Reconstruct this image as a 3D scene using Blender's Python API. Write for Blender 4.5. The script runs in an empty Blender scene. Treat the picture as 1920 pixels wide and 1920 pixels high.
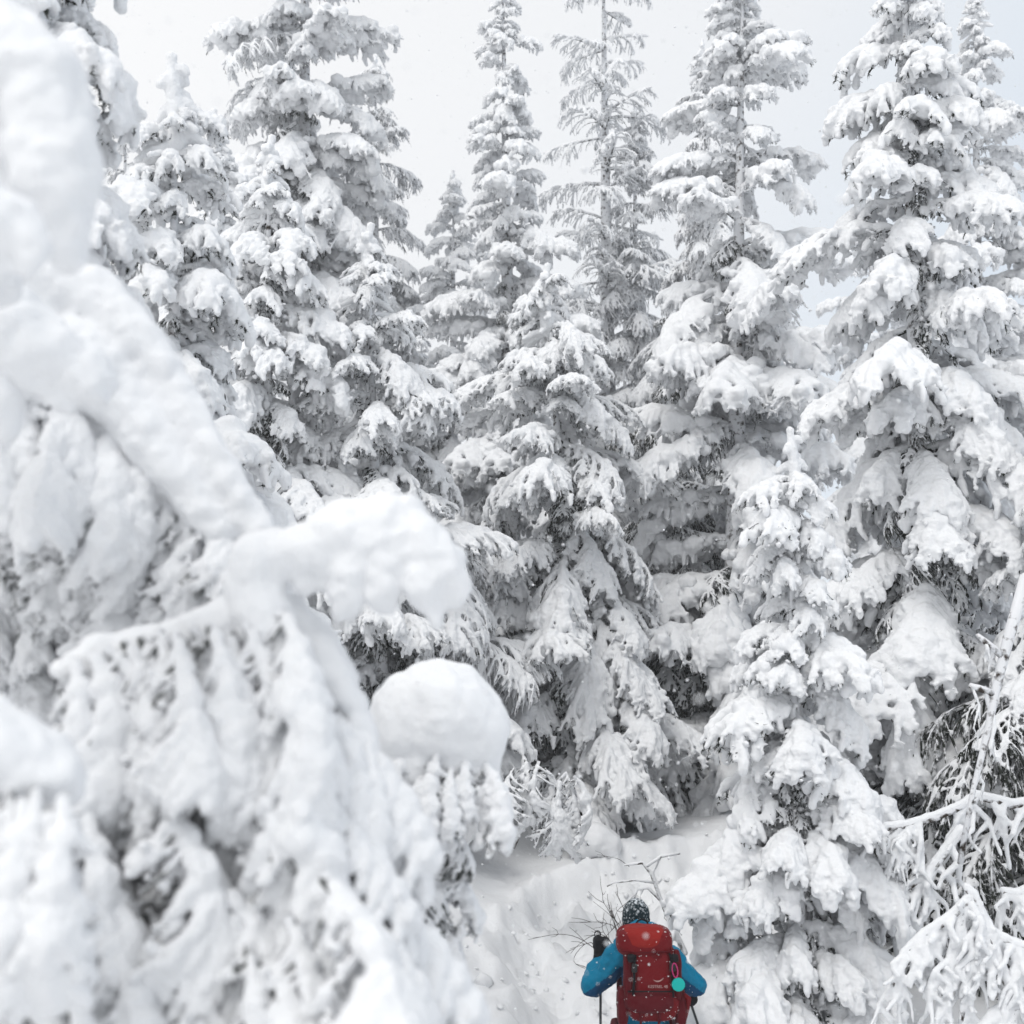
import bpy, math, random
import numpy as np
from mathutils import Vector, Matrix

random.seed(7)
rng = np.random.default_rng(7)
SC = bpy.context.scene
COL = SC.collection
R = math.radians
PI = math.pi

# ------------------------------------------------------------------ camera
CAM_Z, PITCH, FOV = 3.6, R(6.0), R(45.0)
F = 960 / math.tan(FOV / 2)                    # focal length in photo pixels (1920 wide)
cam_d = bpy.data.cameras.new('camera')
cam = bpy.data.objects.new('camera', cam_d)
COL.objects.link(cam)
cam.location = (0, 0, CAM_Z)
cam.rotation_euler = (R(90) + PITCH, 0, 0)
cam_d.sensor_fit = 'HORIZONTAL'
cam_d.angle = FOV
cam_d.clip_start, cam_d.clip_end = 0.05, 600
cam_d.dof.use_dof = True
cam_d.dof.focus_distance = 11.5
cam_d.dof.aperture_fstop = cam_d.lens / 1000 / 0.021
SC.camera = cam

# ------------------------------------------------------------------ world, sun, exposure
SUN_EL, SUN_AZ = R(56), R(-150)                # azimuth from +Y towards +X
w = bpy.data.worlds.new('World')
SC.world = w
w.use_nodes = True
nt = w.node_tree
nt.nodes.clear()
n_out = nt.nodes.new('ShaderNodeOutputWorld')
n_bg = nt.nodes.new('ShaderNodeBackground')
n_sky = nt.nodes.new('ShaderNodeTexSky')
n_sky.sky_type = 'NISHITA'
n_sky.sun_disc = False
n_sky.sun_elevation = SUN_EL
n_sky.sun_rotation = SUN_AZ
n_tc = nt.nodes.new('ShaderNodeTexCoord')
n_dot = nt.nodes.new('ShaderNodeVectorMath'); n_dot.operation = 'DOT_PRODUCT'
sd = Vector((math.sin(SUN_AZ) * math.cos(SUN_EL), math.cos(SUN_AZ) * math.cos(SUN_EL), math.sin(SUN_EL)))
n_dot.inputs[1].default_value = Vector((-0.9, -0.2, 0.38)).normalized()   # the deck thins towards the right
nt.links.new(n_tc.outputs['Generated'], n_dot.inputs[0])
n_ramp = nt.nodes.new('ShaderNodeValToRGB')     # a cloud deck: brighter to the left and overhead
n_ramp.color_ramp.elements[0].position = 0.0
n_ramp.color_ramp.elements[0].color = (0.52, 0.62, 0.75, 1)
n_ramp.color_ramp.elements[1].position = 0.70
n_ramp.color_ramp.elements[1].color = (1.0, 1.0, 1.0, 1)
for p_, c_ in ((0.30, (0.72, 0.79, 0.87, 1)), (0.41, (0.87, 0.89, 0.915, 1)), (0.50, (0.92, 0.93, 0.942, 1))):
    e = n_ramp.color_ramp.elements.new(p_); e.color = c_
n_mr = nt.nodes.new('ShaderNodeMapRange')
n_mr.inputs['From Min'].default_value = -1; n_mr.inputs['From Max'].default_value = 1
nt.links.new(n_dot.outputs['Value'], n_mr.inputs['Value'])
nt.links.new(n_mr.outputs['Result'], n_ramp.inputs['Fac'])
n_cl = nt.nodes.new('ShaderNodeVectorMath'); n_cl.operation = 'SCALE'
n_cl.inputs['Scale'].default_value = 10.8
nt.links.new(n_ramp.outputs['Color'], n_cl.inputs[0])
n_mix = nt.nodes.new('ShaderNodeMix'); n_mix.data_type = 'RGBA'
n_mix.inputs['Factor'].default_value = 0.93
nt.links.new(n_sky.outputs['Color'], n_mix.inputs['A'])
nt.links.new(n_cl.outputs['Vector'], n_mix.inputs['B'])
nt.links.new(n_mix.outputs['Result'], n_bg.inputs['Color'])
n_bg.inputs['Strength'].default_value = 0.1
nt.links.new(n_bg.outputs['Background'], n_out.inputs['Surface'])

sun_d = bpy.data.lights.new('sun', 'SUN')
sun_d.energy = 1.4
sun_d.angle = R(26)
sun_d.color = (1.0, 0.98, 0.95)
sun = bpy.data.objects.new('sun', sun_d)
COL.objects.link(sun)
sun.rotation_euler = (-sd).to_track_quat('-Z', 'Y').to_euler()

SC.view_settings.view_transform = 'Standard'
SC.view_settings.look = 'None'
SC.view_settings.exposure = -0.04
SC.view_settings.gamma = 1
SC.view_settings.use_curve_mapping = False
SC.render.engine = 'CYCLES'
SC.cycles.max_bounces = 8
SC.cycles.diffuse_bounces = 4
SC.cycles.glossy_bounces = 2
SC.cycles.volume_bounces = 1
SC.cycles.use_adaptive_sampling = True
SC.cycles.adaptive_threshold = 0.02

# ------------------------------------------------------------------ helpers
CP, SP = math.cos(PITCH), math.sin(PITCH)
def at(px, py, Y):
    """point of the place at depth Y (metres in front of the camera) seen at photo pixel (px, py)"""
    a, b = (px - 960) / F, (960 - py) / F
    d = Vector((a, CP - b * SP, SP + b * CP))
    k = Y / d.y
    return Vector((d.x * k, Y, CAM_Z + d.z * k))
def m_per_px(Y):
    return Y / F

def tag(o, label=None, cat=None, group=None, kind=None):
    if label: o['label'] = label
    if cat: o['category'] = cat
    if group: o['group'] = group
    if kind: o['kind'] = kind
    return o
def empty(name, loc=(0, 0, 0)):
    o = bpy.data.objects.new(name, None)
    o.empty_display_size = 0.2
    o.location = loc
    COL.objects.link(o)
    return o
def link(name, mesh, parent=None):
    o = bpy.data.objects.new(name, mesh)
    COL.objects.link(o)
    if parent is not None: o.parent = parent
    return o

def unit_ico(sub):
    import bmesh
    bm = bmesh.new()
    bmesh.ops.create_icosphere(bm, subdivisions=sub, radius=1)
    v = np.array([x.co[:] for x in bm.verts]); f = np.array([[q.index for q in p.verts] for p in bm.faces])
    bm.free()
    return v, f
ICO1, ICO2 = unit_ico(1), unit_ico(2)
OCT = (np.array([(1,0,0),(-1,0,0),(0,1,0),(0,-1,0),(0,0,1),(0,0,-1)], float),
       np.array([(0,2,4),(2,1,4),(1,3,4),(3,0,4),(2,0,5),(1,2,5),(3,1,5),(0,3,5)]))

def balls_geo(c, r, tmpl=ICO1):
    """c (n,3) centres, r (n,) or (n,3) radii"""
    c = np.asarray(c, float); r = np.asarray(r, float)
    if r.ndim == 1: r = np.repeat(r[:, None], 3, 1)
    V, Fc = tmpl
    v = (V[None] * r[:, None, :] + c[:, None, :]).reshape(-1, 3)
    f = (Fc[None] + (np.arange(len(c)) * len(V))[:, None, None]).reshape(-1, 3)
    return v, f
def merge(geos):
    vs, fs, n = [], [], 0
    for v, f in geos:
        if len(v) == 0: continue
        vs.append(v); fs.append(f + n); n += len(v)
    return np.concatenate(vs), np.concatenate(fs)
def mesh_of(name, geo, mats, smooth=True):
    v, f = geo
    me = bpy.data.meshes.new(name)
    me.from_pydata(v.tolist(), [], f.tolist())
    for m in (mats if isinstance(mats, (list, tuple)) else [mats]): me.materials.append(m)
    if smooth: me.polygons.foreach_set('use_smooth', np.ones(len(me.polygons), bool))
    me.update()
    return me

def tube(pts, rad, k=4):
    pts = np.asarray(pts, float); n = len(pts)
    rad = np.broadcast_to(np.asarray(rad, float), (n,))
    t = np.gradient(pts, axis=0); t /= np.linalg.norm(t, axis=1)[:, None] + 1e-9
    ref = np.array([0.31, 0.87, 0.12]) if abs(t[:, 2]).mean() > 0.75 else np.array([0.05, 0.1, 1.0])
    a = np.cross(t, ref); a /= np.linalg.norm(a, axis=1)[:, None] + 1e-9
    b = np.cross(t, a)
    ang = np.arange(k) / k * 2 * PI
    ring = (pts[:, None] + rad[:, None, None] * (np.cos(ang)[None, :, None] * a[:, None] + np.sin(ang)[None, :, None] * b[:, None])).reshape(-1, 3)
    fs = []
    i = np.arange(n - 1)[:, None] * k; j = np.arange(k)[None]
    p00 = (i + j).ravel(); p01 = (i + (j + 1) % k).ravel(); p10 = p00 + k; p11 = p01 + k
    fs = np.concatenate([np.stack([p00, p01, p11], 1), np.stack([p00, p11, p10], 1)])
    v = np.concatenate([ring, pts[:1], pts[-1:]])
    c0, c1 = n * k, n * k + 1
    jj = np.arange(k); j2 = (jj + 1) % k
    fs = np.concatenate([fs, np.stack([np.full(k, c0), j2, jj], 1), np.stack([np.full(k, c1), (n - 1) * k + jj, (n - 1) * k + j2], 1)])
    return v, fs
def spikes(base, d, ln, rad):
    """three-sided needles: base (n,3), unit directions d, lengths, base radii"""
    n = len(base)
    ref = np.where(np.abs(d[:, 2:3]) > 0.8, np.array([[1.0, 0, 0]]), np.array([[0, 0, 1.0]]))
    a = np.cross(d, ref); a /= np.linalg.norm(a, axis=1)[:, None] + 1e-9
    b = np.cross(d, a)
    vs = [base + rad[:, None] * (math.cos(q) * a + math.sin(q) * b) for q in (0, 2.094, 4.189)] + [base + d * ln[:, None]]
    v = np.stack(vs, 1).reshape(-1, 3)
    o = np.arange(n)[:, None] * 4
    f = np.concatenate([o + np.array([[0, 1, 3]]), o + np.array([[1, 2, 3]]), o + np.array([[2, 0, 3]])])
    return v, f

_tex = {}
def clouds(size, depth=2):
    k = (size, depth)
    if k not in _tex:
        t = bpy.data.textures.new('lumps', 'CLOUDS')
        t.noise_scale = size; t.noise_depth = depth
        _tex[k] = t
    return _tex[k]
_jobs = []
def remesh_job(name, geo, voxel, smooth_it, mats, disp=()):
    """voxel union of overlapping solids, rounded and made lumpy; the mesh comes from flush_jobs()"""
    me = mesh_of(name + '_raw', geo, [])
    o = bpy.data.objects.new(name + '_raw', me)
    COL.objects.link(o)
    m = o.modifiers.new('r', 'REMESH'); m.mode = 'VOXEL'; m.voxel_size = voxel; m.use_smooth_shade = True
    if smooth_it:
        m = o.modifiers.new('s', 'SMOOTH'); m.factor = 0.5; m.iterations = smooth_it
    for size, strength in disp:
        m = o.modifiers.new('d', 'DISPLACE'); m.texture = clouds(size); m.texture_coords = 'LOCAL'
        m.strength = strength; m.mid_level = 0.5
    job = {'name': name, 'o': o, 'mats': mats}
    _jobs.append(job)
    return job
def flush_jobs():
    bpy.context.view_layer.update()
    dg = bpy.context.evaluated_depsgraph_get()
    for j in _jobs:
        if 'mesh' in j: continue
        me = bpy.data.meshes.new_from_object(j['o'].evaluated_get(dg))
        me.name = j['name']
        me.materials.clear()
        for m in j['mats']: me.materials.append(m)
        me.polygons.foreach_set('use_smooth', np.ones(len(me.polygons), bool))
        j['mesh'] = me
        raw = j['o'].data
        bpy.data.objects.remove(j['o']); bpy.data.meshes.remove(raw)
        j['o'] = None
    _jobs.clear()

def chain(pts, rad, step=0.45):
    """spheres along a polyline so close that they fuse: returns centres, radii"""
    pts = np.asarray(pts, float); rad = np.asarray(rad, float)
    cs, rs = [], []
    for i in range(len(pts) - 1):
        d = np.linalg.norm(pts[i + 1] - pts[i]); n = max(1, int(d / (step * max(min(rad[i], rad[i + 1]), 1e-3))) + 1)
        s = (np.arange(n) / n)[:, None]
        cs.append(pts[i] * (1 - s) + pts[i + 1] * s); rs.append(rad[i] * (1 - s[:, 0]) + rad[i + 1] * s[:, 0])
    cs.append(pts[-1:]); rs.append(rad[-1:])
    return np.concatenate(cs), np.concatenate(rs)

def vnoise(x, y, seed=0):
    """smooth value noise on arrays, about -1..1"""
    xi, yi = np.floor(x).astype(np.int64), np.floor(y).astype(np.int64)
    xf, yf = x - xi, y - yi
    u, v = xf * xf * (3 - 2 * xf), yf * yf * (3 - 2 * yf)
    def h(a, b):
        n = (a * 374761393 + b * 668265263 + seed * 974634777) & 0x7fffffff
        n = ((n ^ (n >> 13)) * 1274126177) & 0x7fffffff
        n = n ^ (n >> 16)
        return (n & 0xffff) / 32767.5 - 1
    return (h(xi, yi) * (1 - u) + h(xi + 1, yi) * u) * (1 - v) + (h(xi, yi + 1) * (1 - u) + h(xi + 1, yi + 1) * u) * v

# ------------------------------------------------------------------ materials
def mat(name, color, rough=0.7, spec=0.3):
    m = bpy.data.materials.new(name); m.use_nodes = True
    b = m.node_tree.nodes['Principled BSDF']
    b.inputs['Base Color'].default_value = (*color, 1)
    b.inputs['Roughness'].default_value = rough
    b.inputs['Specular IOR Level'].default_value = spec
    return m, m.node_tree, b
def bump(t, b, layers, coord='Object'):
    tc = t.nodes.new('ShaderNodeTexCoord')
    prev = None
    for scale, dist, strength in layers:
        n = t.nodes.new('ShaderNodeTexNoise'); n.inputs['Scale'].default_value = scale; n.inputs['Detail'].default_value = 3
        t.links.new(tc.outputs[coord], n.inputs['Vector'])
        bp = t.nodes.new('ShaderNodeBump'); bp.inputs['Distance'].default_value = dist; bp.inputs['Strength'].default_value = strength
        t.links.new(n.outputs['Fac'], bp.inputs['Height'])
        if prev: t.links.new(prev.outputs['Normal'], bp.inputs['Normal'])
        prev = bp
    t.links.new(prev.outputs['Normal'], b.inputs['Normal'])

def snow_mat(name, layers, col=(0.80, 0.81, 0.825)):
    m, t, b = mat(name, col, 0.75, 0.15)
    bump(t, b, layers)
    return m
M_SNOW = snow_mat('snow', [(28, 0.02, 0.5), (110, 0.006, 0.5)])
M_SNOW_SOFT = snow_mat('soft_snow', [(16, 0.012, 0.35), (70, 0.004, 0.5)])
M_GROUND = snow_mat('ground_snow', [(9, 0.03, 0.35), (60, 0.008, 0.35)], (0.82, 0.83, 0.845))

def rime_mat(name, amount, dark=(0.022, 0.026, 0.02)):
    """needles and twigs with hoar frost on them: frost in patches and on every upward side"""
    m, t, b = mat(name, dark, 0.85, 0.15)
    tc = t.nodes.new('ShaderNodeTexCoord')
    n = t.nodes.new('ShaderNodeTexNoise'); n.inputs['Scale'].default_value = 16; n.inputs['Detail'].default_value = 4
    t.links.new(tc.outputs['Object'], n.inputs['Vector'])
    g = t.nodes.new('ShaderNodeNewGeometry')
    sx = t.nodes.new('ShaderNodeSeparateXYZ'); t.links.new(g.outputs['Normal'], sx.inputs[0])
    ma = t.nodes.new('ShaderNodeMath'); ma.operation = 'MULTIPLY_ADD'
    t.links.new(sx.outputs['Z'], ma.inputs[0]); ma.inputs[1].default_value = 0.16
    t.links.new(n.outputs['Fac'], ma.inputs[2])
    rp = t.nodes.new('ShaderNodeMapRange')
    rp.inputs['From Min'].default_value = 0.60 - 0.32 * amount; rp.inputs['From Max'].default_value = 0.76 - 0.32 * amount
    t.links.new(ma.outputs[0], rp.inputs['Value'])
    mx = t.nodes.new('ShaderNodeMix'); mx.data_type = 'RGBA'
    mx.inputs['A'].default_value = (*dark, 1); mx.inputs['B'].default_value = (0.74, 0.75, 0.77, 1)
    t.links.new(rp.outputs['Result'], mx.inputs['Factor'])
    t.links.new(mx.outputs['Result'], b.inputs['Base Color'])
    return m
M_NEEDLE = rime_mat('frosted_needles', 0.64)
M_NEEDLE_HEAVY = rime_mat('shaded_frosted_needles', 0.36)  # frost cut back: shade of the gaps between pads set into the needles
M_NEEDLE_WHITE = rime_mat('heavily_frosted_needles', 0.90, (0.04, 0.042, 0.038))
M_NEEDLE_DARK = rime_mat('shade_dark_needles', 0.36)  # frost kept low so the needles carry the shade of deep hollows
M_BARK = rime_mat('frosted_bark', 0.85, (0.045, 0.035, 0.028))
M_TWIG = mat('bare_twig', (0.045, 0.036, 0.03), 0.8)[0]

# ------------------------------------------------------------------ ground
def gh(x, y):
    x = np.asarray(x, float); y = np.asarray(y, float)
    z = np.where(y < 9, 1.9 - 0.2111 * np.maximum(y, 0), np.interp(y, [9, 10.5, 12, 13, 14, 15.5, 20, 30, 60, 300], [0, 0.42, 0.86, 1.06, 1.22, 1.42, 1.95, 3.0, 6.0, 14]))
    k = np.exp(-((y - 9) / 2.5) ** 2); z = z + 0.22 * k * 0.6 - 0.12 * k
    left = 1 / (1 + np.exp(-(-x - 0.55 - 0.06 * (y - 12)) * 3.2))
    z = z + 0.75 * left * np.clip((y - 6) / 5, 0, 1) * np.exp(-((y - 14) / 9) ** 2)
    right = 1 / (1 + np.exp(-(x - 2.6) * 2.5))
    z = z + 0.25 * right
    z = z + 0.10 * vnoise(x * 0.7, y * 0.7, 1) + 0.03 * vnoise(x * 2.1 + 7, y * 2.1, 2)
    return z
TRAIL = np.array([(0.94, 7.5), (0.75, 10), (0.55, 11.4), (0.8, 12.5), (1.5, 13.3), (2.6, 13.8)])
def trail_dist(x, y):
    d = np.full(np.shape(x), 1e9)
    for a, b in zip(TRAIL[:-1], TRAIL[1:]):
        ab = b - a
        s = np.clip(((x - a[0]) * ab[0] + (y - a[1]) * ab[1]) / (ab @ ab), 0, 1)
        d = np.minimum(d, np.hypot(x - a[0] - s * ab[0], y - a[1] - s * ab[1]))
    return d
def ground_z(x, y):
    z = gh(x, y)
    d = trail_dist(x, y) + 0.12 * vnoise(x * 2.7, y * 2.7, 5)
    tr = 1 / (1 + np.exp(np.clip((d - 0.55) * 14, -50, 50)))
    rough = 1.25 * (0.13 * vnoise(x * 4.5, y * 3.2, 6) + 0.10 * np.abs(vnoise(x * 9, y * 7, 8)) + 0.05 * vnoise(x * 19, y * 17, 9))
    near = np.exp(-np.clip(d - 0.5, 0, None) * 2.8)
    z = z + 0.46 * np.exp(-(((x - 0.94) ** 2 + (y - 8.9) ** 2) / 1.6))
    z = z - 0.26 * tr + rough * near * 0.75
    z = z + 0.10 * np.exp(-((d - 0.72) / 0.16) ** 2)
    return z
def axis(f0, f1, step, lo, hi, grow=1.22):
    a = list(np.arange(f0, f1, step))
    s, p = step, f0
    neg = []
    while p > lo: s *= grow; p -= s; neg.append(p)
    s, p = step, a[-1]
    while p < hi: s *= grow; p += s; a.append(p)
    return np.array(neg[::-1] + a)
xs = axis(-3.5, 4.2, 0.045, -150, 150)
ys = axis(8.5, 19, 0.055, -60, 300)
X, Yg = np.meshgrid(xs, ys)
Z = ground_z(X, Yg)
nx, ny = len(xs), len(ys)
idx = np.arange(nx * ny).reshape(ny, nx)
quads = np.stack([idx[:-1, :-1], idx[:-1, 1:], idx[1:, 1:], idx[1:, :-1]], -1).reshape(-1, 4)
gm = mesh_of('ground', (np.stack([X, Yg, Z], -1).reshape(-1, 3), quads), M_GROUND)
tag(link('ground', gm), 'deep snow on the forest floor with a trodden trail', kind='structure')
gc = np.random.default_rng(12)
cx_, cy_ = [], []
while len(cx_) < 200:
    i = int(gc.integers(1, len(TRAIL) - 1)); t_ = gc.random()
    p_ = TRAIL[i] * (1 - t_) + TRAIL[i + 1] * t_ + gc.normal(0, .45, 2)
    if p_[1] > 9.6: cx_.append(p_[0]); cy_.append(p_[1])
cx_, cy_ = np.array(cx_), np.array(cy_)
cr_ = np.exp(gc.normal(math.log(.024), .5, 200))
cv_, cf_ = balls_geo(np.stack([cx_, cy_, ground_z(cx_, cy_) + cr_ * .15], 1), np.stack([cr_, cr_ * gc.uniform(.7, 1.2, 200), cr_ * gc.uniform(.5, .9, 200)], 1), ICO1)
cv_ += gc.normal(0, 1, cv_.shape) * np.repeat(cr_, len(ICO1[0]))[:, None] * .2
tag(link('snow_clods', mesh_of('snow_clods', (cv_, cf_), M_GROUND)), 'broken clods of snow along the trodden trail', kind='stuff')
def gz(x, y): return float(ground_z(np.array([x]), np.array([y]))[0])

# ------------------------------------------------------------------ boughs
def bough_spec(L, W, droop, seed, n_side, r_main, r_side, hang, spike_n, voxel, lift=0.5, sub=True, clumps=2, hang_r=0.009, finger=0.0, knob=0.0, pk_=0.6, cover=0.85):
    """one drooping conifer bough along +x: returns (needle geometry, snow solids)"""
    g = np.random.default_rng(seed)
    ts = np.linspace(0, 1, 14)
    sway = 0.05 * L * np.sin(ts * 2.4 + g.uniform(0, 6)) * ts
    def P(t):
        t = np.asarray(t, float)
        return np.stack([L * (t - 0.10 * droop * t ** 2), np.interp(t, ts, sway), L * (0.10 * t - droop * 0.62 * t ** 2.1)], -1)
    geo, cs, rs, hp, hd = [], [], [], [], []
    geo.append(tube(P(ts), np.interp(ts, [0, 1], [0.022 * L + 0.004, 0.005]), 5))
    mt = np.linspace(0.08, 1.0, 16)
    mr = r_main * np.interp(mt, [0, .25, .6, .85, 1], [.45, .6, 1.05, 1.2, .7]) * g.uniform(0.70, 1.28, 16)
    mp = P(mt); mp[:, 2] += mr * lift
    c, r = chain(mp, mr); cs.append(c); rs.append(r)
    strands = []
    for i in range(n_side):
        t = 0.10 + 0.86 * (i + g.uniform(-0.3, 0.3)) / n_side
        t = min(max(t, 0.05), 0.97)
        for sgn in (-1, 1):
            if g.random() < 0.06: continue
            a = R(g.uniform(46, 72) - 26 * t)
            prof = max(0.14, 1 - (abs(t - pk_) / (0.75 if t < pk_ else 1.12 - pk_)) ** 1.5)
            l = W * prof * g.uniform(0.72, 1.18)
            dr = np.array([math.cos(a), sgn * math.sin(a), 0])
            k = g.uniform(0.45, 0.95) * (0.6 + 0.7 * droop)
            ss = np.linspace(0, 1, 7)
            curl = g.uniform(-0.12, 0.12)
            q = P(t)[None] + dr[None] * (l * (ss - 0.16 * ss ** 3))[:, None] + np.array([-dr[1], dr[0], 0])[None] * (l * curl * ss ** 2)[:, None]
            q[:, 2] += -k * l * ss ** 2 + 0.06 * l * ss
            strands.append((q, l))
            geo.append(tube(q, np.interp(ss, [0, 1], [0.010, 0.005]), 4))
            if g.random() > np.interp(t, [0, .25, .5, 1], [cover * .25, cover * .55, cover, 1]): continue
            rr = r_side * np.interp(t, [0, .5, 1], [.62, 1.0, 1.12]) * g.uniform(0.75, 1.2) * (1.05 - 0.45 * ss) * g.uniform(0.82, 1.18, 7)
            rr[-1] *= 0.75
            qs = q.copy(); qs[:, 2] += rr * lift
            c, r = chain(qs, rr); cs.append(c); rs.append(r)
            if sub and l > 0.14:
                for s0 in ((0.35, 0.6, 0.82) if l > 0.3 else (0.45, 0.75)):
                    for sg2 in (-1, 1):
                        if g.random() < 0.25: continue
                        b = a * sgn + sg2 * R(g.uniform(28, 55))
                        d2 = np.array([math.cos(b), math.sin(b), 0])
                        l2 = l * g.uniform(0.22, 0.42) * (1.15 - 0.5 * s0)
                        s5 = np.linspace(0, 1, 5)
                        o = np.array([np.interp(s0, ss, q[:, j]) for j in range(3)])
                        slope = -2 * k * s0
                        q2 = o[None] + d2[None] * (l2 * s5)[:, None]
                        q2[:, 2] += l2 * (0.6 * slope * s5 - g.uniform(0.4, 1.0) * s5 ** 2)
                        strands.append((q2, l2))
                        geo.append(tube(q2, np.interp(s5, [0, 1], [0.008, 0.004]), 4))
                        r2 = r_side * 0.72 * g.uniform(0.7, 1.15) * (1.0 - 0.4 * s5) * g.uniform(0.85, 1.15, 5)
                        q3 = q2.copy(); q3[:, 2] += r2 * lift
                        c, r = chain(q3, r2); cs.append(c); rs.append(r)
    for _ in range(clumps):
        t = g.uniform(0.35, 0.98); o = P(t)
        o = o + np.array([g.uniform(-.08, .08) * L, g.uniform(-.28, .28) * W * (1 if clumps < 9 else 2), r_main * 0.35 - 0.04 * L - (0 if clumps < 9 else g.uniform(0, .08) * L)])
        k = g.uniform(0.7, 1.35) if clumps < 16 and L > .5 or clumps < 9 else g.uniform(0.8, 1.75)
        cs.append(o[None]); rs.append(np.array([r_main * k]))
    # snow fingers that hang from the twigs and knobs of snow on their ends
    for q, l in strands:
        e0 = q[-1]
        dd = q[-1] - q[-2]; dd = dd / (np.linalg.norm(dd) + 1e-9)
        if finger > 0 and g.random() < finger:
            fl = r_side * g.uniform(0.8, 2.2)
            d = dd * 0.35 + np.array([g.normal(0, .2), g.normal(0, .2), -1.0]); d /= np.linalg.norm(d)
            c, r = chain(np.stack([e0, e0 + d * fl * 0.5, e0 + d * fl]), r_side * np.array([0.85, 0.78, 0.6]) * g.uniform(0.8, 1.15)); cs.append(c); rs.append(r)
        m = int(knob * (1 + l / 0.12))
        if m:
            n = len(q); s_ = g.uniform(0.25, 1.05, m)
            o = np.stack([np.interp(s_ * (n - 1), np.arange(n), q[:, j]) for j in range(3)], 1)
            kr = r_side * g.uniform(0.35, 0.62, m)
            o = o + g.normal(0, 1, (m, 3)) * np.array([0.5, 0.5, 0.35]) * r_side + np.array([0, 0, -0.35 * r_side])
            cs.append(o); rs.append(kr)
    # hanging branchlets under every twig
    nh = 0
    for q, l in strands:
        m = max(1, int(l / hang[2]))
        for s in g.uniform(0.12, 1.0, m):
            n = len(q); o = np.array([np.interp(s * (n - 1), np.arange(n), q[:, j]) for j in range(3)])
            dd = q[-1] - q[0]; dd = dd / (np.linalg.norm(dd) + 1e-9)
            hl = g.uniform(hang[0], hang[1])
            d = np.array([g.normal(0, .28), g.normal(0, .28), -1.0]) + dd * g.uniform(0.1, 0.7)
            d /= np.linalg.norm(d)
            s4 = np.linspace(0, 1, 4)
            pts = o[None] + d[None] * (hl * s4)[:, None] + np.array([0, 0, -0.18 * hl])[None] * (s4 ** 2)[:, None]
            hr = hang_r * g.uniform(0.6, 1.3)
            geo.append(tube(pts, hr * np.array([0.7, 1.0, 0.85, 0.35]) * g.uniform(0.8, 1.2, 4), 4))
            hp.append(pts)
    if hp and spike_n:
        hp = np.concatenate(hp)
        pick = hp[g.integers(0, len(hp), spike_n)] + g.normal(0, 0.006, (spike_n, 3))
        d = g.normal(0, 1, (spike_n, 3)); d[:, 2] -= 0.5; d /= np.linalg.norm(d, axis=1)[:, None]
        geo.append(spikes(pick, d, g.uniform(0.014, 0.04, spike_n), g.uniform(0.002, 0.0045, spike_n)))
    c = np.concatenate(cs); r = np.concatenate(rs)
    rad = np.stack([r, r, r * 0.85], 1)
    return merge(geo), balls_geo(c, rad)

CLASSES = {
    # name: [(L, W, n_side, r_main, r_side, hang, spikes, voxel, clumps, hang_r, finger, knob)]
    'heavy': [(0.42, 0.22, 6, 0.062, 0.042, (0.03, 0.08, 0.11), 300, 0.011, 3, 0.008, 0.35, 2.8),
              (0.80, 0.32, 9, 0.088, 0.050, (0.03, 0.08, 0.10), 1000, 0.0128, 4, 0.010, 0.45, 2.8),
              (1.35, 0.46, 12, 0.105, 0.056, (0.03, 0.10, 0.10), 1800, 0.0152, 6, 0.011, 0.45, 2.8)],
    'medium': [(0.42, 0.21, 6, 0.045, 0.030, (0.03, 0.06, 0.07), 600, 0.010, 2, 0.008, 0.3, 2.4),
               (0.80, 0.32, 10, 0.064, 0.035, (0.04, 0.09, 0.07), 1300, 0.011, 6, 0.009, 0.4, 3.0),
               (1.35, 0.46, 14, 0.076, 0.040, (0.04, 0.11, 0.07), 2400, 0.013, 9, 0.010, 0.4, 3.0)],
    'fine': [(0.42, 0.20, 7, 0.028, 0.019, (0.04, 0.10, 0.06), 500, 0.008, 1, 0.008, 0.5, 0.8),
             (0.80, 0.36, 12, 0.036, 0.023, (0.05, 0.15, 0.06), 1100, 0.010, 1, 0.009, 0.6, 0.8),
             (1.35, 0.55, 17, 0.044, 0.027, (0.06, 0.18, 0.06), 1800, 0.0125, 2, 0.010, 0.6, 0.8)],
    'dark': [(0.42, 0.20, 6, 0.022, 0.013, (0.04, 0.10, 0.05), 500, 0.008, 1, 0.008, 0.2, 0.6),  # little snow, dark needles: boughs that stand in for shade in gaps
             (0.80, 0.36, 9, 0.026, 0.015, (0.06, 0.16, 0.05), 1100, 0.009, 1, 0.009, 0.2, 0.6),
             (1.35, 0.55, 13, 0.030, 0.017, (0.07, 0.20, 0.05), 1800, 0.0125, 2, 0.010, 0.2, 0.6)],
    'clumpy': [(0.42, 0.18, 7, 0.046, 0.034, (0.03, 0.05, 0.08), 600, 0.011, 9, 0.009, 0.15, 2.2),
               (0.80, 0.30, 10, 0.060, 0.041, (0.03, 0.07, 0.08), 1200, 0.0135, 16, 0.010, 0.15, 2.2),
               (1.30, 0.42, 13, 0.072, 0.047, (0.03, 0.09, 0.08), 1800, 0.016, 24, 0.011, 0.15, 2.2)],
    'near': [(0.34, 0.12, 6, 0.036, 0.024, (0.02, 0.05, 0.06), 200, 0.0062, 3, 0.005, 0.3, 3.0),
             (0.50, 0.165, 8, 0.043, 0.027, (0.02, 0.06, 0.06), 300, 0.0068, 4, 0.005, 0.3, 3.0)],
    'bare': [(0.80, 0.34, 5, 0.036, 0.026, (0.04, 0.10, 0.5), 120, 0.009, 0, 0.007, 0.4, 0.5),
             (1.30, 0.50, 7, 0.044, 0.030, (0.05, 0.14, 0.5), 200, 0.010, 0, 0.007, 0.4, 0.5)],
}
NVAR = 4
BOUGH = {}
sd_ = 100
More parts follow.
